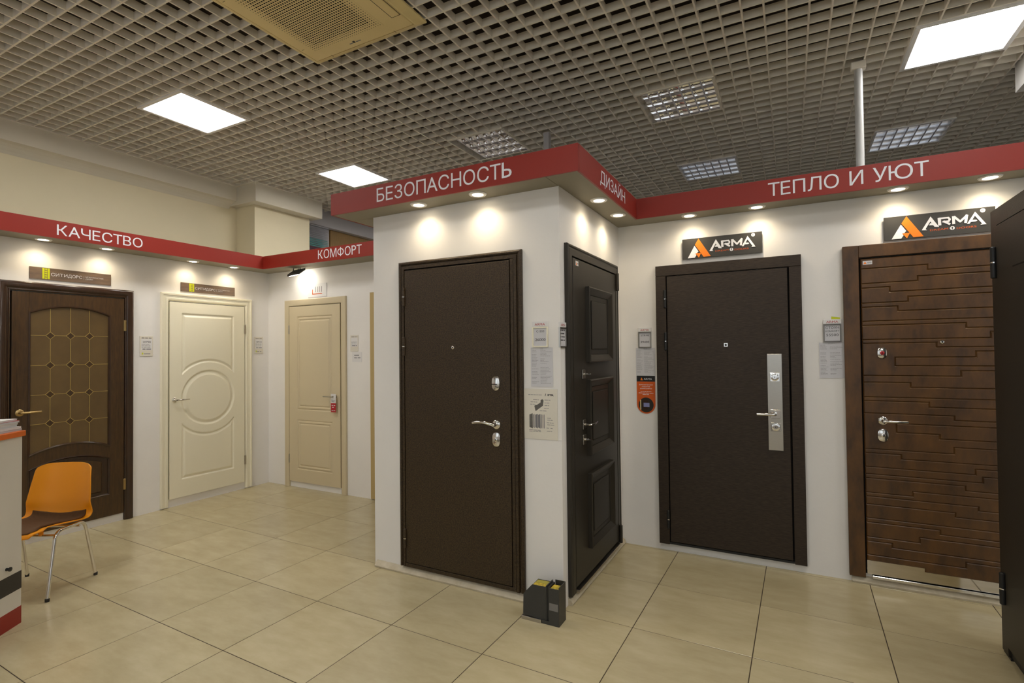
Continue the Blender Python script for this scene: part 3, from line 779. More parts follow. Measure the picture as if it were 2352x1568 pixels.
# --- bronze brown door with milled stepped lines
t = on_y('stepped_line_door', YT, 0.80, 0, 'brown door covered in stepped horizontal milled lines with a chrome kick plate, right of the wenge door', 'door')
o_ = -0.80
u0, u1, z0, z1 = 0.316 + o_, 1.315 + o_, 0.045, 2.196
LR = 1.222 + o_; LL = 0.414 + o_
obj('side_casing', lbox(B(), u0, 0.404 + o_, z0, z1, 0, 0.034, 0.002), M_BRONZE, t)
obj('side_casing', lbox(B(), 1.232 + o_, u1, z0, z1, 0, 0.034, 0.002), M_BRONZE, t)
obj('header_casing', lbox(B(), 0.4045 + o_, 1.2315 + o_, z1 - 0.080, z1, 0, 0.034, 0.002), M_BRONZE, t)
obj('shade_backing', lbox(B(), 0.4045 + o_, 1.2315 + o_, z0 + 0.02, z1 - 0.081, 0.0005, 0.003), M_GAPSHADE, t)
lf = obj('door_leaf', lbox(B(), LL, LR, 0.092, 2.106, 0.003, 0.0224), M_BRONZE, t)
G = [[(.418, 2.041), (.762, 2.041), (.762, 2.010), (1.3, 2.010)], [(.418, 1.944), (.711, 1.944), (.711, 1.973), (1.3, 1.973)], [(.418, 1.915), (.567, 1.915), (.567, 1.884), (1.3, 1.884)],
     [(.418, 1.817), (.660, 1.817), (.660, 1.848), (1.3, 1.848)], [(.418, 1.790), (.607, 1.790), (.607, 1.760), (1.3, 1.760)], [(.418, 1.699), (1.3, 1.699)],
     [(.418, 1.672), (.940, 1.672), (.940, 1.643), (1.3, 1.643)], [(.418, 1.580), (1.052, 1.580), (1.052, 1.616), (1.3, 1.616)], [(.418, 1.556), (.796, 1.556), (.796, 1.527), (1.3, 1.527)],
     'A', [(.418, 1.348), (.910, 1.348), (.910, 1.382), (1.3, 1.382)], [(.418, 1.305), (.662, 1.305), (.662, 1.276), (1.3, 1.276)], [(.418, 1.210), (1.3, 1.210)],
     [(.418, 1.185), (.753, 1.185), (.753, 1.155), (1.3, 1.155)], [(.418, 1.106), (.873, 1.106), (.873, 1.079), (1.3, 1.079)], 'B',
     [(.418, .876), (.868, .876), (.868, .915), (1.3, .915)], [(.418, .849), (.606, .849), (.606, .822), (1.3, .822)], [(.418, .760), (.965, .760), (.965, .793), (1.3, .793)],
     [(.418, .714), (.998, .714), (.998, .749), (1.3, .749)], [(.418, .687), (.916, .687), (.916, .659), (1.3, .659)], [(.418, .595), (.660, .595), (.660, .625), (1.3, .625)],
     [(.418, .570), (.974, .570), (.974, .546), (1.3, .546)], [(.418, .520), (.865, .520), (.865, .494), (1.3, .494)], [(.418, .432), (1.3, .432)],
     [(.418, .404), (.791, .404), (.791, .378), (1.3, .378)], [(.418, .311), (.689, .311), (.689, .344), (1.3, .344)], [(.418, .284), (.548, .284), (.548, .258), (1.3, .258)],
     [(.418, .196), (.910, .196), (.910, .230), (1.3, .230)], [(.418, .157), (.710, .157), (.710, .134), (1.3, .134)]]
ISL = {'A': ([(.586, 1.465), (.982, 1.465), (.982, 1.500), (1.3, 1.500)], [(.586, 1.411), (1.3, 1.411)]),
       'B': ([(.585, 1.045), (1.3, 1.045)], [(.585, .989), (.800, .989), (.800, .962), (1.3, .962)])}
def gl(line): return [(LL if a == .418 else (LR if a == 1.3 else a + o_), z) for a, z in line]
lines = [[(LL, 2.106), (LR, 2.106)]]
def slat(poly, b=0.0052, h=0.0052, d0=0.0225, d1=0.0300):
    P = []
    for p in poly:
        if not P or abs(p[0] - P[-1][0]) + abs(p[1] - P[-1][1]) > 1e-5: P.append(p)
    n = len(P)
    if sum(P[i][0] * P[(i + 1) % n][1] - P[(i + 1) % n][0] * P[i][1] for i in range(n)) < 0: P = P[::-1]
    ins = []
    for i in range(n):
        a, p, c = Vector(P[i - 1]), Vector(P[i]), Vector(P[(i + 1) % n])
        e1, e2 = (p - a).normalized(), (c - p).normalized()
        n1, n2 = Vector((-e1.y, e1.x)), Vector((-e2.y, e2.x))
        m_ = n1 + n2; m_ /= max(0.3, m_.length_squared / 2)
        ins.append((p.x + m_.x * b, p.y + m_.y * b))
    bm = B()
    r0 = [bm.verts.new((x, -d0, z)) for x, z in P]; r1 = [bm.verts.new((x, -(d1 - h), z)) for x, z in P]; r2 = [bm.verts.new((x, -d1, z)) for x, z in ins]
    for u_, v_ in ((r0, r1), (r1, r2)):
        for i in range(n): bm.faces.new((u_[i], u_[(i + 1) % n], v_[(i + 1) % n], v_[i]))
    bm.faces.new(r2); bm.faces.new(r0[::-1])
    obj('slat', bm, M_BRONZE, lf)
prev = lines[0]; isl = None
for g in G:
    if isinstance(g, str): isl = g; continue
    cur = gl(g)
    if isl:
        top, bot = [gl(x) for x in ISL[isl]]
        slat(prev + top[::-1] + bot + cur[::-1])
        slat(top + bot[::-1]); isl = None
    else: slat(prev + cur[::-1])
    prev = cur
obj('kick_plate', lbox(B(), LL, LR, 0.070, 0.160, 0.0225, 0.0240), mat('kick_mirror', (0.60, 0.55, 0.47), 0.06, 1.0), t)
obj('sill', lbox(B(), 0.440 + o_, 1.2315 + o_, 0.048, 0.066, 0, 0.040, 0.002), M_CHROME, t)
lk = oval_lock(t, 0.518 + o_, 1.494, 0.0301, 0.027, 0.036, dark=M_REDINK)
peephole(t, 0.823 + o_, 1.559, 0.0301)
lever(t, 0.514 + o_, 1.061, 0.0301, 0.125, 1, r=0.026, thin=0.007)
oval_lock(t, 0.513 + o_, 0.968, 0.0301, 0.030, 0.042)
st = obj('sticker', lbox(B(), 0.427 + o_, 0.478 + o_, 2.068, 2.092, 0.0300, 0.0308), M_PAPERG, t)
obj('print', prism(B(), [(0.430 + o_, 2.072), (0.439 + o_, 2.088), (0.448 + o_, 2.072)], 0.0308, 0.0312), M_ORANGELOGO, st)
obj('print', text(B(), 'ARMA', 0.449 + o_, 2.075, 0.009, 0.026, d=0.0308), M_INKD, st)

# --- dark foreground door on the right, facing left
t = empty('dark_foreground_door', (0.985, 3.49, 0), -PI / 2, 'dark textured door in its frame cut off at the right edge of the photo', 'door')
# local x runs from the far edge (0) toward the camera, -y faces left (-X)
W_ = 0.96
fd = 0.071
prof = [(0, 0), (0, fd - 0.010), (0.001, fd), (0.082, fd), (0.083, 0)]
obj('frame', sweep(B(), u_path(0.0, W_, 0.012, 2.212), prof), M_STONEDARK, t)
obj('frame_lip', sweep(B(), [(-0.004, 0.012), (-0.004, 2.234), (W_ + 0.004, 2.234), (W_ + 0.004, 0.012)], [(0, -0.02), (0, fd - 0.03), (0.012, fd - 0.03), (0.012, -0.02)]), M_STONEDARK, t)
obj('shade_backing', lbox(B(), 0.083, W_ - 0.083, 0.012, 2.128, -0.02, 0.03), M_GAPSHADE, t)
lf = obj('door_leaf', lbox(B(), 0.087, W_ - 0.087, 0.060, 2.124, 0.031, fd + 0.006, 0.003), M_STONEDARK, t)
obj('groove_shade', prism(B(), [(0.30, 1.893), (0.66, 1.893), (0.66, 1.899), (0.30, 1.899)], fd + 0.006, fd + 0.0066), M_GAPSHADE, lf)  # flat dark strip painted as the shade in a groove
obj('sill', lbox(B(), 0.0845, W_ - 0.0845, 0.012, 0.05, -0.02, fd - 0.01), M_BLACK, t)
obj('foot', lbox(B(), 0.004, 0.10, 0.0005, 0.0115, -0.03, fd - 0.004), M_BLACK, t)
obj('foot', lbox(B(), W_ - 0.10, W_ - 0.004, 0.0005, 0.0115, -0.03, fd - 0.004), M_BLACK, t)
for z in (1.945, 0.335): hinge(t, 0.072, z, 0.15, 0.013, fd + 0.012, M_BLACK)

# --- walnut glazed door, far left
t = on_x('glazed_walnut_door', XL, 2.19, 0, 'dark walnut door with arched bronze glass and gold leading behind the orange chair', 'door')
o_ = -2.19
u0, u1, z0, z1 = 1.708 + o_, 2.673 + o_, 0.004, 2.144
prof = [(0, 0), (0, 0.020), (0.008, 0.030), (0.020, 0.034), (0.040, 0.030), (0.056, 0.018), (0.062, 0.018), (0.066, 0.024), (0.074, 0.020), (0.076, 0)]
obj('casing', sweep(B(), u_path(u0, u1, z0, z1), prof), M_OAKD, t, smooth=True)
LL, LR = 1.793 + o_, 2.592 + o_; zb, zt = 0.072, 2.060
obj('shade_backing', lbox(B(), LL - 0.008, LR + 0.005, 0.09, zt + 0.006, 0.0005, 0.003), M_GAPSHADE, t)
gL, gR = 1.900 + o_, 2.479 + o_
for a, b in ((LL, gL), (gR, LR)): obj('stile', lbox(B(), a, b - 0.0004, zb, zt, 0.003, 0.024, 0.001), M_OAK, t)
ta = chord_arc(gL, gR, 1.896, 0.064)
obj('top_rail', prism(B(), [(gL, zt), (gR, zt)] + ta[::-1], 0.003, 0.024), M_OAK, t)
b1 = chord_arc(gL, gR, 0.706, 0.064); b2 = chord_arc(gL, gR, 0.600, 0.064)
obj('middle_rail', prism(B(), b1 + b2[::-1], 0.003, 0.024), M_OAK, t)
obj('bottom_rail', lbox(B(), gL, gR, zb, 0.264, 0.003, 0.024), M_OAK, t)
gp = ta[::1] + [(gR, 0.706)] + b1[::-1][1:-1] + [(gL, 0.706)]
gl_ = obj('glass_pane', prism(B(), ta + b1[::-1], 0.008, 0.012), M_GLASS, t)
ring = b1 + ta[::-1]
obj('glass_moulding', sweep(B(), (ta + b1[::-1]), [(0.0, 0.012), (-0.004, 0.027), (0.006, 0.029), (0.013, 0.018), (0.014, 0.012)], True), M_OAKD, t)
lp = [(gL, 0.264)] + b2 + [(gR, 0.264)]
pn = obj('lower_panel', prism(B(), lp, 0.004, 0.012), M_OAKD, t)
cx = (gL + gR) / 2
def inset(poly, s, cx, cz): return [(cx + (x - cx) * s, cz + (z - cz) * s) for x, z in poly]
obj('raised_field', prism(B(), inset(lp, 0.80, cx, 0.44), 0.012, 0.024, 0.012), M_OAK, pn)
obj('panel_moulding', sweep(B(), lp, [(0, 0.012), (-0.003, 0.026), (0.005, 0.028), (0.014, 0.016), (0.015, 0.012)], True), M_OAKD, t)
# leading
bm = B()
cs = [2.044 + o_, 2.184 + o_, 2.323 + o_]; rs = [1.705, 1.455, 1.210, 0.968]; q = 0.031
def top_at(u): 
    w2 = (gR - gL) / 2; r = (w2 * w2 + 0.064 ** 2) / (2 * 0.064); return 1.896 + 0.064 - r + math.sqrt(r * r - (u - cx) ** 2)
for c in cs:
    zz = [top_at(c) - 0.006] + rs + [top_at(c) - 1.190 + 0.008]
    for a, b in zip(zz, zz[1:]):
        aa = a - (q if a in rs else 0); bb = b + (q if b in rs else 0)
        stroke(bm, [(c, aa), (c, bb)], 0.0035, 0.012, 0.0135)
    for r in rs:
        stroke(bm, [(c - q, r), (c, r + q), (c + q, r), (c, r - q), (c - q, r)], 0.0035, 0.012, 0.0135)
xs = [gL + 0.012] + cs + [gR - 0.012]
for r in rs:
    for a, b in zip(xs, xs[1:]):
        aa = a + (q if a in cs else 0); bb = b - (q if b in cs else 0)
        stroke(bm, [(aa, r), (bb, r)], 0.0035, 0.012, 0.0135)
obj('glass_leading', bm, M_GOLD, gl_)
for c in cs:
    for r in rs: obj('diamond', prism(B(), [(c - q + .002, r), (c, r + q - .002), (c + q - .002, r), (c, r - q + .002)], 0.012, 0.0128), M_OAK, gl_)
lever(t, 1.843 + o_, 1.076, 0.024, 0.125, 1, M_BRASS, r=0.028, thin=0.008)
for z in (1.810, 0.333): flat_hinge(t, 2.597 + o_, z, M_BRASS, 0.026)

# --- ivory door with the circle
t = on_x('ivory_circle_door', XL, 3.41, 0, 'ivory white door with a raised circle and arched panels on the left wall', 'door')
o_ = -3.41
u0, u1, z0, z1 = 2.918 + o_, 3.905 + o_, 0.012, 2.157
prof = [(0, 0), (0, 0.024), (0.004, 0.028), (0.020, 0.026), (0.024, 0.020), (0.046, 0.018), (0.050, 0.022), (0.066, 0.020), (0.074, 0.012), (0.078, 0)]
obj('casing', sweep(B(), u_path(u0, u1, z0, z1), prof), M_WHITEDOOR, t, smooth=True)
LL, LR = 3.001 + o_, 3.812 + o_; zb, zt = 0.083, 2.070
obj('shade_backing', lbox(B(), LL - 0.004, LR + 0.004, 0.086, zt + 0.005, 0.0005, 0.002), M_GAPSHADE, t)
def f_white(U, Z):
    a, b = 3.116 + o_, 3.686 + o_; cxx, czz = (a + b) / 2, 1.078
    D = np.hypot(U - cxx, Z - czz)
    h = np.zeros_like(U)
    up = np.minimum(sd_rect(U, Z, a, b, czz, 1.958), D - 0.372)
    dn = np.minimum(sd_rect(U, Z, a, b, 0.262, czz), D - 0.372)
    h += channel(up, 0.036, 0.010) + channel(dn, 0.036, 0.010) + channel(0.290 - D, 0.050, 0.011)
    return h
me = heightfield(LL, LR, zb, zt, f_white, 0.020); obj('door_leaf', me, M_WHITEDOOR, t, smooth=True)
lever(t, 3.046 + o_, 1.075, 0.020, 0.125, 1, M_CHROME, r=0.024, thin=0.0065)
for z in (1.815, 0.330): flat_hinge(t, 3.818 + o_, z, M_STEEL, 0.021)

# --- cream two-panel door
t = on_y('cream_two_panel_door', YK, -4.722, 0, 'beige cream two-panel door with a door hanger under the КОМФОРТ sign', 'door')
o_ = 4.722
u0, u1, z0, z1 = -5.210 + o_, -4.236 + o_, 0.002, 2.150
obj('casing', sweep(B(), u_path(u0, u1, z0, z1), [(0, 0), (0, 0.018), (0.006, 0.024), (0.060, 0.024), (0.070, 0.018), (0.072, 0)]), M_CREAMDOOR, t, smooth=True)
LL, LR = -5.130 + o_, -4.320 + o_; zb, zt = 0.070, 2.072
obj('shade_backing', lbox(B(), LL - 0.006, LR + 0.010, 0.088, zt + 0.005, 0.0005, 0.002), M_GAPSHADE, t)
def f_cream(U, Z):
    h = np.zeros_like(U)
    for (c, d) in ((0.888, 1.954), (0.214, 0.776)):
        s = sd_rect(U, Z, -5.000 + o_, -4.440 + o_, c, d)
        h += channel(s, 0.022, 0.007)
        s2 = s - 0.034
        h += channel(s2, 0.022, 0.007)
    return h
obj('door_leaf', heightfield(LL, LR, zb, zt, f_cream, 0.020), M_CREAMDOOR, t, smooth=True)
lever(t, -4.393 + o_, 1.058, 0.020, 0.14, -1, M_STEEL, r=0.022, thin=0.007)
for z in (1.809, 0.324): flat_hinge(t, -5.135 + o_, z, M_STEEL, 0.021)
h = empty('door_hanger', (-4.388, YK - 0.052, 0.990), 0.03, 'white and red cardboard hanger on the handle of the beige two-panel door', 'door hanger')
obj('card', lbox(B(), -0.038, 0.034, -0.002, 0.098, 0, 0.0015), M_PAPER, h)
obj('card', lbox(B(), -0.038, 0.034, -0.100, -0.0022, 0, 0.0015), M_REDINK, h, label='red lower half of the hanger')
obj('print', text(B(), 'Вау!', -0.002, 0.010, 0.026, 0.05, d=0.0016, align='c'), M_INKD, h)
obj('print', dashes(dashes(B(), -0.028, 0.024, -0.030, 0.010, 0.0016), -0.022, 0.018, -0.050, 0.010, 0.0016), M_PAPER, h)
obj('print', dashes(B(), -0.028, 0.024, -0.085, 0.010, 0.0016), M_PAPER, h)
# --- door mostly hidden behind the column
t = on_y('beige_hidden_door', YK, -3.42, 0, 'beige door almost hidden behind the white column, only its left casing showing', 'door')
obj('casing', sweep(B(), u_path(-0.468, 0.468, 0.012, 2.164), [(0, 0), (0, 0.018), (0.006, 0.024), (0.060, 0.024), (0.070, 0.018), (0.072, 0)]), mat('tan_film', lin((188, 164, 112)), 0.45), t)
obj('door_leaf', lbox(B(), -0.388, 0.388, 0.07, 2.085, 0.001, 0.02, 0.002), M_OAK, t)

# ------------------------------------------------------------------ brand and name boards
def sitidors(u0, u1, z0, z1, label):
    t = on_x('name_board', XL, u0, z0, label, 'sign'); W = u1 - u0; H = z1 - z0; D = 0.006
    obj('board', lbox(B(), 0, W, 0, H, 0.001, D), M_SIGNBROWN, t)
    bm = B()
    lbox(bm, .143 * W, .168 * W, .06 * H, .96 * H, D, D + .0008); lbox(bm, .202 * W, .228 * W, .06 * H, .96 * H, D, D + .0008)
    for k in range(5):
        c = (.185 * W, (.12 + .19 * k) * H); r = .0078
        prism(bm, [(c[0] + r * math.cos(a * PI / 4), c[1] + r * math.sin(a * PI / 4)) for a in range(8)], D, D + .0008)
    obj('emblem', bm, M_LIME, t)
    bm = B()
    text(bm, 'СИТИ', .243 * W, .36 * H, .26 * H, .195 * W, d=D)
    text(bm, 'ДОРС', .445 * W, .36 * H, .26 * H, .175 * W, d=D)
    obj('lettering', bm, M_LETTER, t)
    bm = B(); lbox(bm, .640 * W, .643 * W, .30 * H, .62 * H, D, D + .0006)
    text(bm, 'МЕЖКОМНАТНЫЕ', .662 * W, .50 * H, .11 * H, .235 * W, d=D); text(bm, 'ДВЕРИ', .662 * W, .32 * H, .11 * H, .095 * W, d=D)
    obj('small_lettering', bm, M_PAPERG, t)
sitidors(1.907, 2.491, 2.176, 2.276, 'long brown СИТИДОРС name board over the walnut glazed door')
sitidors(3.117, 3.705, 2.186, 2.279, 'long brown СИТИДОРС name board over the ivory door')
def logo(t, W, H, D, small=False):
    def Q(x, y):
        s = (x - 287) / 1868.0; tt = (y - (320 - 195 * s)) / (465 + 30 * s); return (s * W, (1 - tt) * H)
    d1 = D + (0.0008 if small else 0.003)
    k = W / 1868.0
    bm = prism(B(), [Q(*p) for p in ((690, 295), (980, 700), (805, 718), (600, 440))], D, d1)
    prism(bm, [Q(*p) for p in ((612, 640), (750, 625), (692, 738))], D, d1)
    obj('emblem', bm, M_ORANGELOGO, t)
    bm = prism(B(), [Q(*p) for p in ((590, 462), (682, 590), (645, 635), (608, 638), (632, 680), (592, 742), (420, 758))], D, d1)
    obj('emblem', bm, M_LETTER, t)
    bm = B()
    for poly in (((950, 582), (1105, 308), (1245, 520), (1165, 515), (1100, 405), (1015, 560), (1040, 580)), ((1075, 485), (1100, 442), (1125, 442), (1150, 482)),
                 ((1700, 472), (1835, 230), (2010, 482), (1915, 490), (1940, 465), (1830, 312), (1765, 432), (1740, 470)), ((1765, 432), (1790, 390), (1850, 388), (1868, 408), (1840, 424))):
        prism(bm, [Q(*p) for p in poly], D, d1)
    w_ = 44 * k
    stroke(bm, [Q(1256, 478), Q(1250, 352)], 52 * k, D, d1)
    stroke(bm, [Q(1250, 352), Q(1400, 338), Q(1424, 372), Q(1405, 408), Q(1310, 418)], 34 * k, D, d1)
    stroke(bm, [Q(1325, 412), Q(1420, 466)], 40 * k, D, d1)
    stroke(bm, [Q(1486, 460), Q(1484, 322)], 46 * k, D, d1)
    stroke(bm, [Q(1496, 322), Q(1592, 420), Q(1706, 296)], 40 * k, D, d1)
    stroke(bm, [Q(1700, 300), Q(1680, 440)], 46 * k, D, d1)
    obj('lettering', bm, M_LETTER, t)
    if small: return
    bm = B()
    a = Q(1090, 600); b = Q(1535, 560)
    obj('small_lettering', text(bm, 'DREAM', a[0], a[1], 40 * k, 305 * k, d=D), M_ORANGEPR, t)
    obj('small_lettering', text(B(), 'DOORS', b[0], b[1] - 0.002, 40 * k, 318 * k, d=D), M_ORANGEPR, t)
    c = Q(1463, 545)
    bm = B(); prism(bm, [(c[0] + 40 * k * math.cos(a * PI / 10), c[1] + 40 * k * math.sin(a * PI / 10)) for a in range(20)], D, D + .0008)
    c2 = Q(1958, 205); prism(bm, [(c2[0] + 42 * k * math.cos(a * PI / 10), c2[1] + 42 * k * math.sin(a * PI / 10)) for a in range(20)], D, D + .0008)
    obj('round_mark', bm, M_LETTER, t)
    bm = B(); text(bm, 'R', c2[0], c2[1] - 22 * k, 44 * k, d=D + .0008, align='c')
    stroke(bm, [(c[0], c[1] - 24 * k), (c[0], c[1] + 8 * k)], 12 * k, D + .0008, D + .0014)
    prism(bm, [(c[0] + 14 * k * math.cos(a * PI / 5), c[1] + 14 * k + 14 * k * math.sin(a * PI / 5)) for a in range(10)], D + .0008, D + .0014)
    obj('mark_detail', bm, M_SIGNDARK, t)
def arma_sign(u0, z0, W, H, label):
    t = on_y('logo_board', YT, u0, z0, label, 'sign')
    obj('board', lbox(B(), 0, W, 0, H, 0.012, 0.018, 0.001), M_SIGNDARK, t)
    for x in (0.06, W - 0.06): obj('standoff', lbox(B(), x - 0.01, x + 0.01, H * 0.4, H * 0.6, 0.0005, 0.0118), M_ALU, t)
    logo(t, W, H, 0.018)
arma_sign(-0.706, 2.209, 0.545, 0.151, 'dark ARMA DREAM DOORS logo board over the wenge door')
arma_sign(0.546, 2.213, 0.545, 0.149, 'dark ARMA DREAM DOORS logo board over the brown stepped-line door')
t = on_y('small_logo_sheet', YK, -4.836, 2.166, 'white glossy sheet with an orange and grey logo over the beige two-panel door', 'sign')
obj('sheet', lbox(B(), 0, 0.295, 0, 0.150, 0.001, 0.004, 0.001), M_PAPER, t)
bm = B(); stroke(bm, [(0.075, 0.085), (0.075, 0.035), (0.225, 0.035)], 0.009, 0.004, 0.0046); obj('print', bm, M_ORANGEPR, t)
bm = B()
for u in (0.125, 0.155, 0.185, 0.218): stroke(bm, [(u, 0.055), (u, 0.115)], 0.007, 0.004, 0.0046)
obj('print', bm, M_INK, t)

# ------------------------------------------------------------------ price holders and sheets
def holder(kind, wall, u0, u1, z0, z1, lines, label, frame_m, note=False, unread=0):
    t = (on_y if kind == 'y' else on_x)('price_holder', wall, u0, z0, label, 'price tag')
    W = u1 - u0; H = z1 - z0; hh = 0.2 * H
    obj('header', lbox(B(), 0, W, H - hh, H, 0.001, 0.010, 0.001), M_PAPER, t)
    obj('frame', sweep(B(), closed_path(0.0, W * 0.99, 0.0, H - hh - 0.001), [(0, 0.001), (0, 0.012), (0.007, 0.012), (0.008, 0.006), (0.008, 0.001)], True), frame_m, t)
    obj('card', lbox(B(), 0.0082, W * 0.99 - 0.0082, 0.0082, H - hh - 0.0092, 0.001, 0.005), M_PAPERG, t)
    obj('print', text(B(), 'ARMA', W / 2, H - hh * 0.80, 0.0155, W * 0.66, d=0.010, align='c'), M_REDINK, t)
    bm = B()
    for s, zf, cap, wf in lines: text(bm, s, W / 2, zf * H, cap, W * wf, d=0.005, align='c')
    for k in range(unread): dashes(bm, 0.012, W - 0.014, (0.66 - k * 0.13) * H, 0.010, 0.005)
    obj('print', bm, M_INKD, t)
    return t
def sheet(kind, wall, u0, u1, z0, z1, label, title=None, cols=True, m=None, rows=24):
    t = (on_y if kind == 'y' else on_x)('spec_sheet', wall, u0, z0, label, 'paper sheet')
    W = u1 - u0; H = z1 - z0
    obj('paper', lbox(B(), 0, W, 0, H, 0.0008, 0.0022), m or M_PAPERG, t)
    bm = B(); rr = random.Random(int(abs(u0) * 1000))
    if title: text(bm, title, W / 2, H * 0.955, 0.0065, d=0.0022, align='c')
    for k in range(rows):
        z = H * (0.925 - 0.87 * k / rows); hh = H * 0.011
        if rr.random() < 0.72: dashes(bm, W * 0.05, W * rr.uniform(0.24, 0.38), z, hh, 0.0022, rnd=rr)
        if rr.random() < 0.85: dashes(bm, W * 0.44, W * rr.uniform(0.6, 0.95), z, hh, 0.0022, rnd=rr)
    obj('print', bm, M_INK, t)
holder('y', YB, -1.387, -1.283, 1.553, 1.709, [('C-503', .58, .0125, .50), ('26000', .24, .0175, .66)], 'cream framed price holder reading ARMA C-503 26000 beside the steel door', M_WHITEDOOR)
sheet('y', YB, -1.402, -1.256, 1.313, 1.551, 'printed specification sheet titled C-503 under the cream price holder', 'C-503')
holder('x', XC, 2.838, 2.949 - 0.012, 1.550, 1.700, [], 'grey framed ARMA price holder on the narrow side wall beside the three-panel door', M_STEEL, unread=4)
holder('y', YT, -1.053, -0.952, 1.546, 1.703, [('STR-46', .58, .0125, .62), ('39400', .24, .0165, .66)], 'grey framed price holder reading ARMA STR-46 39400 left of the wenge door', M_STEEL)
sheet('y', YT, -1.076, -0.927, 1.331, 1.545, 'printed specification sheet above the orange leaflet left of the wenge door', 'STR-46')
t = holder('y', YT, 0.199, 0.303, 1.569, 1.721, [('СТОУН', .58, .0165, .74), ('КОМФОРТ', .44, .0115, .76), ('55500', .26, .0165, .68)], 'grey framed price holder reading СТОУН КОМФОРТ 55500 left of the brown stepped-line door', M_GREYPL)
sheet('y', YT, 0.172, 0.316, 1.327, 1.566, 'printed specification sheet under the СТОУН КОМФОРТ price holder', 'СТОУН *')
t = on_y('sticky_note', YT, 0.247, 1.722, 'small lime green sticky note on top of the СТОУН КОМФОРТ price holder', 'sticky note')
obj('note', prism(B(), [(0.0, 0), (0.050, 0), (0.050, 0.010), (0.0, 0.018)], 0.001, 0.002), M_LIME, t)
# diagram poster
t = on_y('diagram_poster', YB, -1.451, 0.997, 'clear-covered poster with grey door section drawings and STR lettering low on the column', 'poster')
W, H = 0.222, 0.304
obj('sheet', lbox(B(), 0, W, 0, H, 0.001, 0.0035), M_CLEAR, t)
bm = B(); text(bm, 'STR', 0.158, 0.263, 0.010, 0.042, d=0.0035, bold=0.05)
stroke(bm, [(0.143, 0.262), (0.147, 0.275)], 0.003, 0.0035, 0.004); obj('lettering', bm, M_INKD, t)
bm = prism(B(), [(0.078, 0.168), (0.128, 0.203), (0.132, 0.236), (0.124, 0.242), (0.112, 0.236), (0.112, 0.222), (0.085, 0.205), (0.080, 0.207), (0.070, 0.200)], 0.0035, 0.004)
prism(bm, [(0.036, 0.070), (0.058, 0.062), (0.058, 0.155), (0.036, 0.146)], 0.0035, 0.004)
obj('drawing', bm, M_PICT, t)
bm = B(); 
for a, b in ((0.062, 0.070), (0.075, 0.092), (0.094, 0.110), (0.114, 0.119), (0.124, 0.128), (0.133, 0.137)): prism(bm, [(a, 0.070), (b, 0.064), (b, 0.152), (a, 0.146)], 0.0035, 0.004)
obj('drawing', bm, M_INK, t)
bm = B()
for (a, b, z) in ((0.03, 0.12, 0.266), (0.062, 0.10, 0.236), (0.045, 0.09, 0.222), (0.042, 0.08, 0.208), (0.138, 0.18, 0.236), (0.138, 0.17, 0.218), (0.138, 0.168, 0.203), (0.134, 0.166, 0.186), (0.105, 0.15, 0.170), (0.155, 0.18, 0.128), (0.155, 0.19, 0.116), (0.152, 0.196, 0.100), (0.155, 0.2, 0.088), (0.15, 0.17, 0.068), (0.176, 0.196, 0.068), (0.152, 0.186, 0.050), (0.034, 0.11, 0.052), (0.034, 0.12, 0.044)):
    dashes(bm, a, b, z, 0.0045, 0.0035)
obj('print', bm, M_INK, t)
# orange leaflet
t = on_y('orange_leaflet', YT, -1.073, 1.032, 'orange round-ended leaflet with black header and round picture, left of the wenge door', 'leaflet')
W, H = 0.144, 0.296; r = W / 2
obj('backing', prism(B(), [(-.003, H + .003)] + arc(r, r, r + .003, 180, 360, 20) + [(W + .003, H + .003)], 0.0008, 0.0018), M_PAPER, t)
obj('sheet', prism(B(), [(0, H - 0.046)] + arc(r, r, r, 180, 360, 20) + [(W, H - 0.046)], 0.0018, 0.0026), M_ORANGEPR, t)
hd = obj('header', lbox(B(), 0, W, H - 0.0458, H, 0.0018, 0.0026), M_BLACK, t)
bm = prism(B(), [(0.030, H - .036), (0.038, H - .014), (0.050, H - .036)], 0.0026, 0.0031); obj('emblem', bm, M_ORANGELOGO, hd)
obj('lettering', text(B(), 'ARMA', 0.056, H - 0.032, 0.014, 0.064, d=0.0026), M_LETTER, hd)
bm = B(); text(bm, 'Дополнительное', r, 0.222, 0.0085, 0.108, d=0.0026, align='c'); text(bm, 'покрытие', r, 0.207, 0.0085, d=0.0026, align='c', width=0.062); text(bm, 'цинкогрунтом', r, 0.192, 0.0085, d=0.0026, align='c', width=0.092)
for k, (a, b) in enumerate(((0.03, 0.114), (0.014, 0.13), (0.045, 0.10))): dashes(bm, a, b, 0.170 - k * 0.011, 0.005, 0.0026)
obj('lettering', bm, M_LETTER, t)
pc = obj('round_picture', prism(B(), arc(r, 0.068, 0.058, 0, 345, 23), 0.0026, 0.0031), M_DIZ, t)
bm = B(); lbox(bm, 0.045, 0.088, 0.03, 0.106, 0.0031, 0.0035); obj('picture_detail', bm, M_OAKD, pc)
bm = B(); lbox(bm, 0.026, 0.033, 0.03, 0.106, 0.0031, 0.0036); obj('picture_detail', bm, M_CAC, pc)
bm = B(); lbox(bm, 0.052, 0.098, 0.052, 0.084, 0.0035, 0.0039); obj('picture_detail', bm, mat('bluish_steel_print', lin((140, 145, 190)), 0.5), pc)
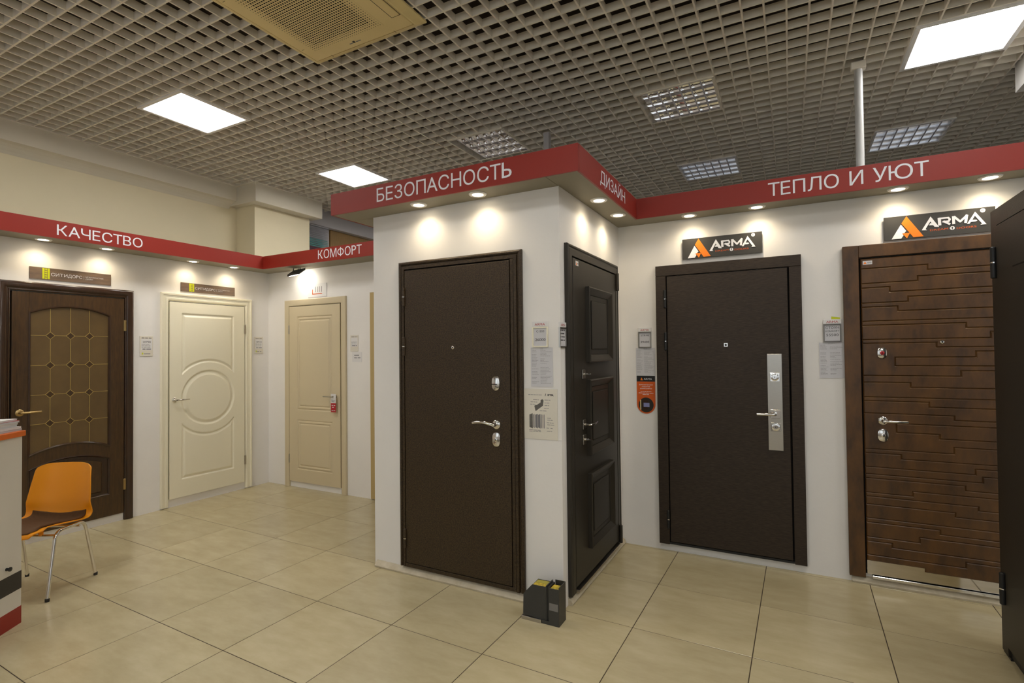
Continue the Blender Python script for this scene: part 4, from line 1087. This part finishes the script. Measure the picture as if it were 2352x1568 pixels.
# small tags on the left walls
def tag(kind, wall, u0, z0, W, H, num, label, lime=True):
    t = (on_y if kind == 'y' else on_x)('price_card', wall, u0, z0, label, 'price tag')
    obj('holder', lbox(B(), 0, W, 0, H, 0.001, 0.004, 0.0008), M_CLEAR, t)
    obj('card', lbox(B(), W * .1, W * .94, H * .30, H * .86, 0.004, 0.0045), M_PAPER, t)
    bm = B(); dashes(bm, W * .14, W * .9, H * .89, H * .045, 0.004)
    if num: text(bm, num, W * .52, H * .66, H * .09, W * .6, d=0.0045, align='c')
    dashes(bm, W * .2, W * .85, H * .34, H * .05, 0.0045)
    obj('print', bm, M_INKD, t)
    bm = B()
    for k in range(3): dashes(bm, W * .14, W * .8, H * (.58 - .07 * k), H * .03, 0.0045)
    obj('print', bm, M_INK, t)
    if lime:
        obj('emblem', lbox(B(), W * .16, W * .26, H * .09, H * .18, 0.004, 0.0046), M_LIME, t)
        obj('print', dashes(B(), W * .3, W * .8, H * .10, H * .06, 0.004), M_INK, t)
tag('x', XL, 2.734, 1.521, 0.118, 0.196, '20798', 'white price card 20798 between the walnut glazed door and the ivory door')
tag('x', XL, 3.949, 1.537, 0.114, 0.193, '18923', 'white price card 18923 between the ivory door and the room corner')
tag('y', YK, -4.183, 1.548, 0.112, 0.172, None, 'small white price card right of the beige two-panel door, the upper one', lime=False)
t = on_y('small_notice', YK, -4.160, 1.434, 'small white two-line notice below the price card right of the beige two-panel door', 'notice')
obj('paper', lbox(B(), 0, 0.138, 0, 0.106, 0.001, 0.002), M_PAPER, t)
bm = B(); dashes(bm, 0.03, 0.10, 0.068, 0.014, 0.002); dashes(bm, 0.03, 0.12, 0.040, 0.014, 0.002); obj('print', bm, M_INK, t)

# ------------------------------------------------------------------ cutaway door sample on the floor
t = empty('cutaway_sample', (-1.387, 2.686, 0), 0, 'charcoal metal cutaway sample with yellow foam filling standing at the foot of the column', 'display sample')
bm = B(); prof = [(0.006, 0.024), (0.150, 0.018), (0.150, 0.205), (0.066, 0.203), (0.010, 0.142)]
vs0 = [bm.verts.new((x, 0.0, z)) for x, z in prof]; vs1 = [bm.verts.new((x, 0.004, z)) for x, z in prof]
bm.faces.new(vs0); bm.faces.new(vs1[::-1])
for i in range(5): bm.faces.new((vs0[i], vs0[(i + 1) % 5], vs1[(i + 1) % 5], vs1[i]))
obj('front_plate', bm, M_SAMPLE, t)
bm = B(); vs0 = [bm.verts.new((x, 0.078, z)) for x, z in prof]; vs1 = [bm.verts.new((x, 0.082, z)) for x, z in prof]
bm.faces.new(vs0); bm.faces.new(vs1[::-1])
for i in range(5): bm.faces.new((vs0[i], vs0[(i + 1) % 5], vs1[(i + 1) % 5], vs1[i]))
obj('back_plate', bm, M_SAMPLE, t)
bm = B(); pf = [(0.010, 0.030), (0.146, 0.024), (0.146, 0.203), (0.068, 0.201), (0.013, 0.141)]
vs0 = [bm.verts.new((x, 0.0045, z)) for x, z in pf]; vs1 = [bm.verts.new((x, 0.040, z)) for x, z in pf]
bm.faces.new(vs0); bm.faces.new(vs1[::-1])
for i in range(5): bm.faces.new((vs0[i], vs0[(i + 1) % 5], vs1[(i + 1) % 5], vs1[i]))
obj('foam_block', bm, M_FOAM, t)
bm = B(); vs0 = [bm.verts.new((x, 0.043, z)) for x, z in pf]; vs1 = [bm.verts.new((x, 0.0775, z)) for x, z in pf]
bm.faces.new(vs0); bm.faces.new(vs1[::-1])
for i in range(5): bm.faces.new((vs0[i], vs0[(i + 1) % 5], vs1[(i + 1) % 5], vs1[i]))
obj('foam_block', bm, mat('green_foam', lin((170, 160, 70)), 0.9, bump=0.6), t)
obj('divider', bx(0.1505, 0.156, 0.0, 0.092, 0.018, 0.212), M_SAMPLE, t)
obj('gap_shade_fill', bx(0.1565, 0.1695, 0.003, 0.088, 0.0175, 0.203), M_BLACK, t)  # black filler added as the shade in the gap between both halves
obj('side_plate', bx(0.170, 0.232, -0.004, 0.0, 0.0, 0.205), M_SAMPLE, t)
obj('side_plate', bx(0.229, 0.232, 0.0003, 0.095, 0.0, 0.215), M_SAMPLE, t)
obj('side_plate', bx(0.170, 0.2285, 0.092, 0.095, 0.0, 0.215), M_SAMPLE, t)
obj('foam_block', bx(0.172, 0.226, 0.003, 0.070, 0.02, 0.196), M_FOAM, t)
obj('base_plate', bx(0.10, 0.2285, 0.0002, 0.09, 0.0, 0.017), M_SAMPLE, t)
obj('frame_foot', bx(0.126, 0.1698, -0.004, 0.0, 0.0, 0.020), M_SAMPLE, t)
obj('threshold_strip', bx(0.0, 0.124, -0.010, 0.05, 0.0, 0.0195, 0.001), M_STEEL, t)
obj('label_patch', bx(0.173, 0.226, -0.0048, -0.0041, 0.083, 0.123), M_GREYPL, t)

# ------------------------------------------------------------------ orange chair
ch = empty('orange_chair', (-4.42, 1.575, 0), math.radians(-150), 'orange plastic shell chair with brown seat pad and chrome legs by the counter', 'chair')
CP = [(0.262, 0.400, 0.175), (0.252, 0.420, 0.195), (0.205, 0.427, 0.212), (0.11, 0.420, 0.222), (0.02, 0.408, 0.228), (-0.06, 0.396, 0.228), (-0.125, 0.388, 0.226), (-0.168, 0.398, 0.225), (-0.196, 0.438, 0.224), (-0.214, 0.52, 0.218), (-0.230, 0.60, 0.209), (-0.244, 0.675, 0.199), (-0.256, 0.730, 0.192), (-0.262, 0.755, 0.189), (-0.266, 0.774, 0.184)]
def shell(bm, rows, nx, off=0.0, wsc=1.0):
    grid = []
    for k, (y, z, hw) in enumerate(rows):
        a = CP[max(0, min(k - 1, len(CP) - 1))]; row = []
        back = min(1.0, max(0.0, (z - 0.395) / 0.12)) if y < -0.1 else 0.0
        for i in range(nx + 1):
            s = -1 + 2 * i / nx; x = s * hw * wsc
            e = abs(s) ** 2.6
            yy = y + back * 0.045 * e; zz = z + (1 - back) * 0.028 * e * (1 if y < 0.2 else 0.4)
            zz -= 0.026 * abs(s) ** 6 * min(1.0, max(0.0, (z - 0.725) / 0.05))
            row.append(bm.verts.new((x, yy + off * back, zz + off * (1 - back))))
        grid.append(row)
    for a, b in zip(grid, grid[1:]):
        for i in range(nx): bm.faces.new((a[i], a[i + 1], b[i + 1], b[i]))
    return bm
def dens(rows, m=4):
    out = []
    n = len(rows)
    for i in range(n - 1):
        p0, p1, p2, p3 = rows[max(i - 1, 0)], rows[i], rows[i + 1], rows[min(i + 2, n - 1)]
        for k in range(m):
            t_ = k / m
            out.append(tuple(0.5 * ((2 * p1[q]) + (-p0[q] + p2[q]) * t_ + (2 * p0[q] - 5 * p1[q] + 4 * p2[q] - p3[q]) * t_ ** 2 + (-p0[q] + 3 * p1[q] - 3 * p2[q] + p3[q]) * t_ ** 3) for q in range(3)))
    out.append(rows[-1]); return out
so_ = obj('shell', shell(B(), dens(CP, 3), 24), M_ORANGECH, ch, smooth=True)
md = so_.modifiers.new('thick', 'SOLIDIFY'); md.thickness = 0.007; md.offset = -1
md2 = so_.modifiers.new('bev', 'BEVEL'); md2.width = 0.002; md2.segments = 2
cu = obj('seat_pad', shell(B(), dens([c for c in CP[1:9]], 3), 20, off=0.011, wsc=0.80), M_CUSHION, ch, smooth=True)
md = cu.modifiers.new('thick', 'SOLIDIFY'); md.thickness = 0.010; md.offset = -1
for s in (-1, 1):
    pts = smooth_path([(s * 0.232, 0.197, 0.006), (s * 0.212, 0.112, 0.402), (s * 0.212, -0.120, 0.402), (s * 0.232, -0.197, 0.006)], 8, 0.05)
    lg = obj('leg_frame', tube(B(), pts, 0.0105, 14), M_CHROME, ch, smooth=True)
    for yy in (0.197, -0.197):
        obj('foot_cap', lathe(B(), [(0.012, 0.0), (0.0125, 0.018), (0.011, 0.02)], (s * 0.2325, yy, 0.0), 'z', 14), M_BLACK, lg, smooth=True)
for yy in (0.10, -0.09): obj('cross_bar', tube(B(), [(-0.205, yy, 0.378), (0.205, yy, 0.378)], 0.007, 10), M_CHROME, ch, smooth=True)
for x in (-0.05, 0.05): obj('mounting_lug', lathe(B(), [(0.012, -0.022), (0.014, 0.0)], (x - 0.06, 0.10, 0.400), 'z', 12), M_ORANGECH, ch, smooth=True)

# ------------------------------------------------------------------ counter on the left with magazines
ca = math.atan2(-0.81, 0.59)
ct = empty('reception_counter', (-3.94, 1.334, 0), ca, 'white counter with black and red bands and orange top at the left edge', 'counter')
# local x runs along the visible face, local +y points out of it
obj('side_panel', bx(0, 1.25, -0.022, 0.0, 0.0, 1.070), M_COUNTER, ct)
obj('side_panel', bx(0.0, 0.022, -0.62, -0.0225, 0.0, 1.070), M_COUNTER, ct)
obj('band', bx(-0.0006, 1.25, -0.0005, 0.0012, 0.199, 0.300), M_COUNTERBLK, ct, label='charcoal band')
obj('band', bx(-0.0006, 1.25, -0.0005, 0.0012, 0.0, 0.099), M_COUNTERRED, ct, label='red band at the floor')
obj('worktop', bx(-0.012, 1.26, -0.63, 0.012, 1.0705, 1.102, 0.002), M_COUNTERORG, ct)
obj('back_panel', bx(0.022, 1.25, -0.62, -0.60, 0.0, 1.070), M_COUNTER, ct)
obj('shelf', bx(0.022, 1.25, -0.599, -0.023, 0.50, 0.52), M_COUNTER, ct)
obj('door_stop', lathe(B(), [(0.009, 0.0), (0.008, 0.012), (0.012, 0.016), (0.012, 0.022), (0, 0.024)], (0.105, 0.0, 0.345), 'y', 12), M_BLACK, ct, rot=None)
st_ = [o for o in ct.children if o.name.startswith('door_stop')][0]
for v in st_.data.vertices: v.co.y = -v.co.y
zz = 1.1025
names = ['bottom magazine of the white stack on the orange counter top', 'second magazine from the bottom of the stack on the counter', 'third magazine from the bottom of the stack on the counter', 'fourth magazine from the bottom of the stack on the counter', 'magazine just below the top one of the stack on the counter', 'topmost white magazine of the stack on the counter']
for k, nm in enumerate(names):
    th = [0.012, 0.011, 0.013, 0.012, 0.011, 0.010][k]
    dx = [0.030, 0.020, -0.006, 0.004, 0.006, -0.004][k]
    th_a = ca + [0.03, -0.02, 0.02, 0.05, -0.03, 0.04][k]
    c0 = Vector((-3.94, 1.334, 0)); d_ = Vector((math.cos(ca), math.sin(ca), 0)); n_ = Vector((math.cos(ca + PI / 2), math.sin(ca + PI / 2), 0))
    pos = c0 + d_ * (0.16 - dx) - n_ * (0.12) ; pos.z = zz
    t = empty('magazine', pos, th_a, nm, 'magazine', 'magazines stacked on the counter')
    bm = B(); nseg = 8; hw_, hl_ = 0.15, 0.105
    for sgn in (0,):
        rings = []
        for q in range(nseg + 1):
            s = -1 + 2 * q / nseg; lift = 0.0 
            z_a, z_b = 0.001, th - 0.001
            rings.append([bm.verts.new(v) for v in ((s * hw_, -hl_, z_a), (s * hw_, hl_, z_a), (s * hw_, hl_, z_b), (s * hw_, -hl_, z_b))])
        for a, b in zip(rings, rings[1:]):
            for q in range(4): bm.faces.new((a[q], a[(q + 1) % 4], b[(q + 1) % 4], b[q]))
        bm.faces.new(rings[0]); bm.faces.new(rings[-1][::-1])
    obj('pages', bm, M_PAPER if k % 2 else M_PAPERG, t)
    obj('cover', bx(-hw_ - 0.002, hw_ + 0.002, -hl_ - 0.002, hl_ + 0.002, th - 0.0009, th - 0.0001), M_PAPER if k != 4 else M_REDINK, t)
    obj('cover', bx(-hw_ - 0.002, hw_ + 0.002, -hl_ - 0.002, hl_ + 0.002, 0.0001, 0.0009), M_PAPER, t)
    zz += th + 0.0002

# ------------------------------------------------------------------ window blind in the far left bay
t = empty('window_blind', (-5.93, 4.862, 3.36), PI / 2, 'horizontal blind with grey, teal and plum slats beside the pilaster', 'blind')
obj('head_rail', bx(0.0, 0.56, -0.03, 0.0, -0.022, -0.002), M_GREYSLAT, t)
for k in range(26):
    z = -0.04 - k * 0.024; zw = 3.36 + z
    m_ = M_GREYSLAT if zw > 3.165 else (M_TEAL if zw > 3.05 else M_MAGENTA)
    bm = B(); a = [bm.verts.new(v) for v in ((0.002, -0.024, z - 0.006), (0.555, -0.024, z - 0.006), (0.555, -0.012, z + 0.002), (0.002, -0.012, z + 0.002))]
    b = [bm.verts.new(v) for v in ((0.002, -0.002, z + 0.010), (0.555, -0.002, z + 0.010))]
    bm.faces.new(a); bm.faces.new((a[3], a[2], b[1], b[0]))
    obj('slat', bm, m_, t)
struct('window_1', bx(-5.999, -5.97, 4.861, 5.49, 2.2, 3.349), M_GREYWALL)
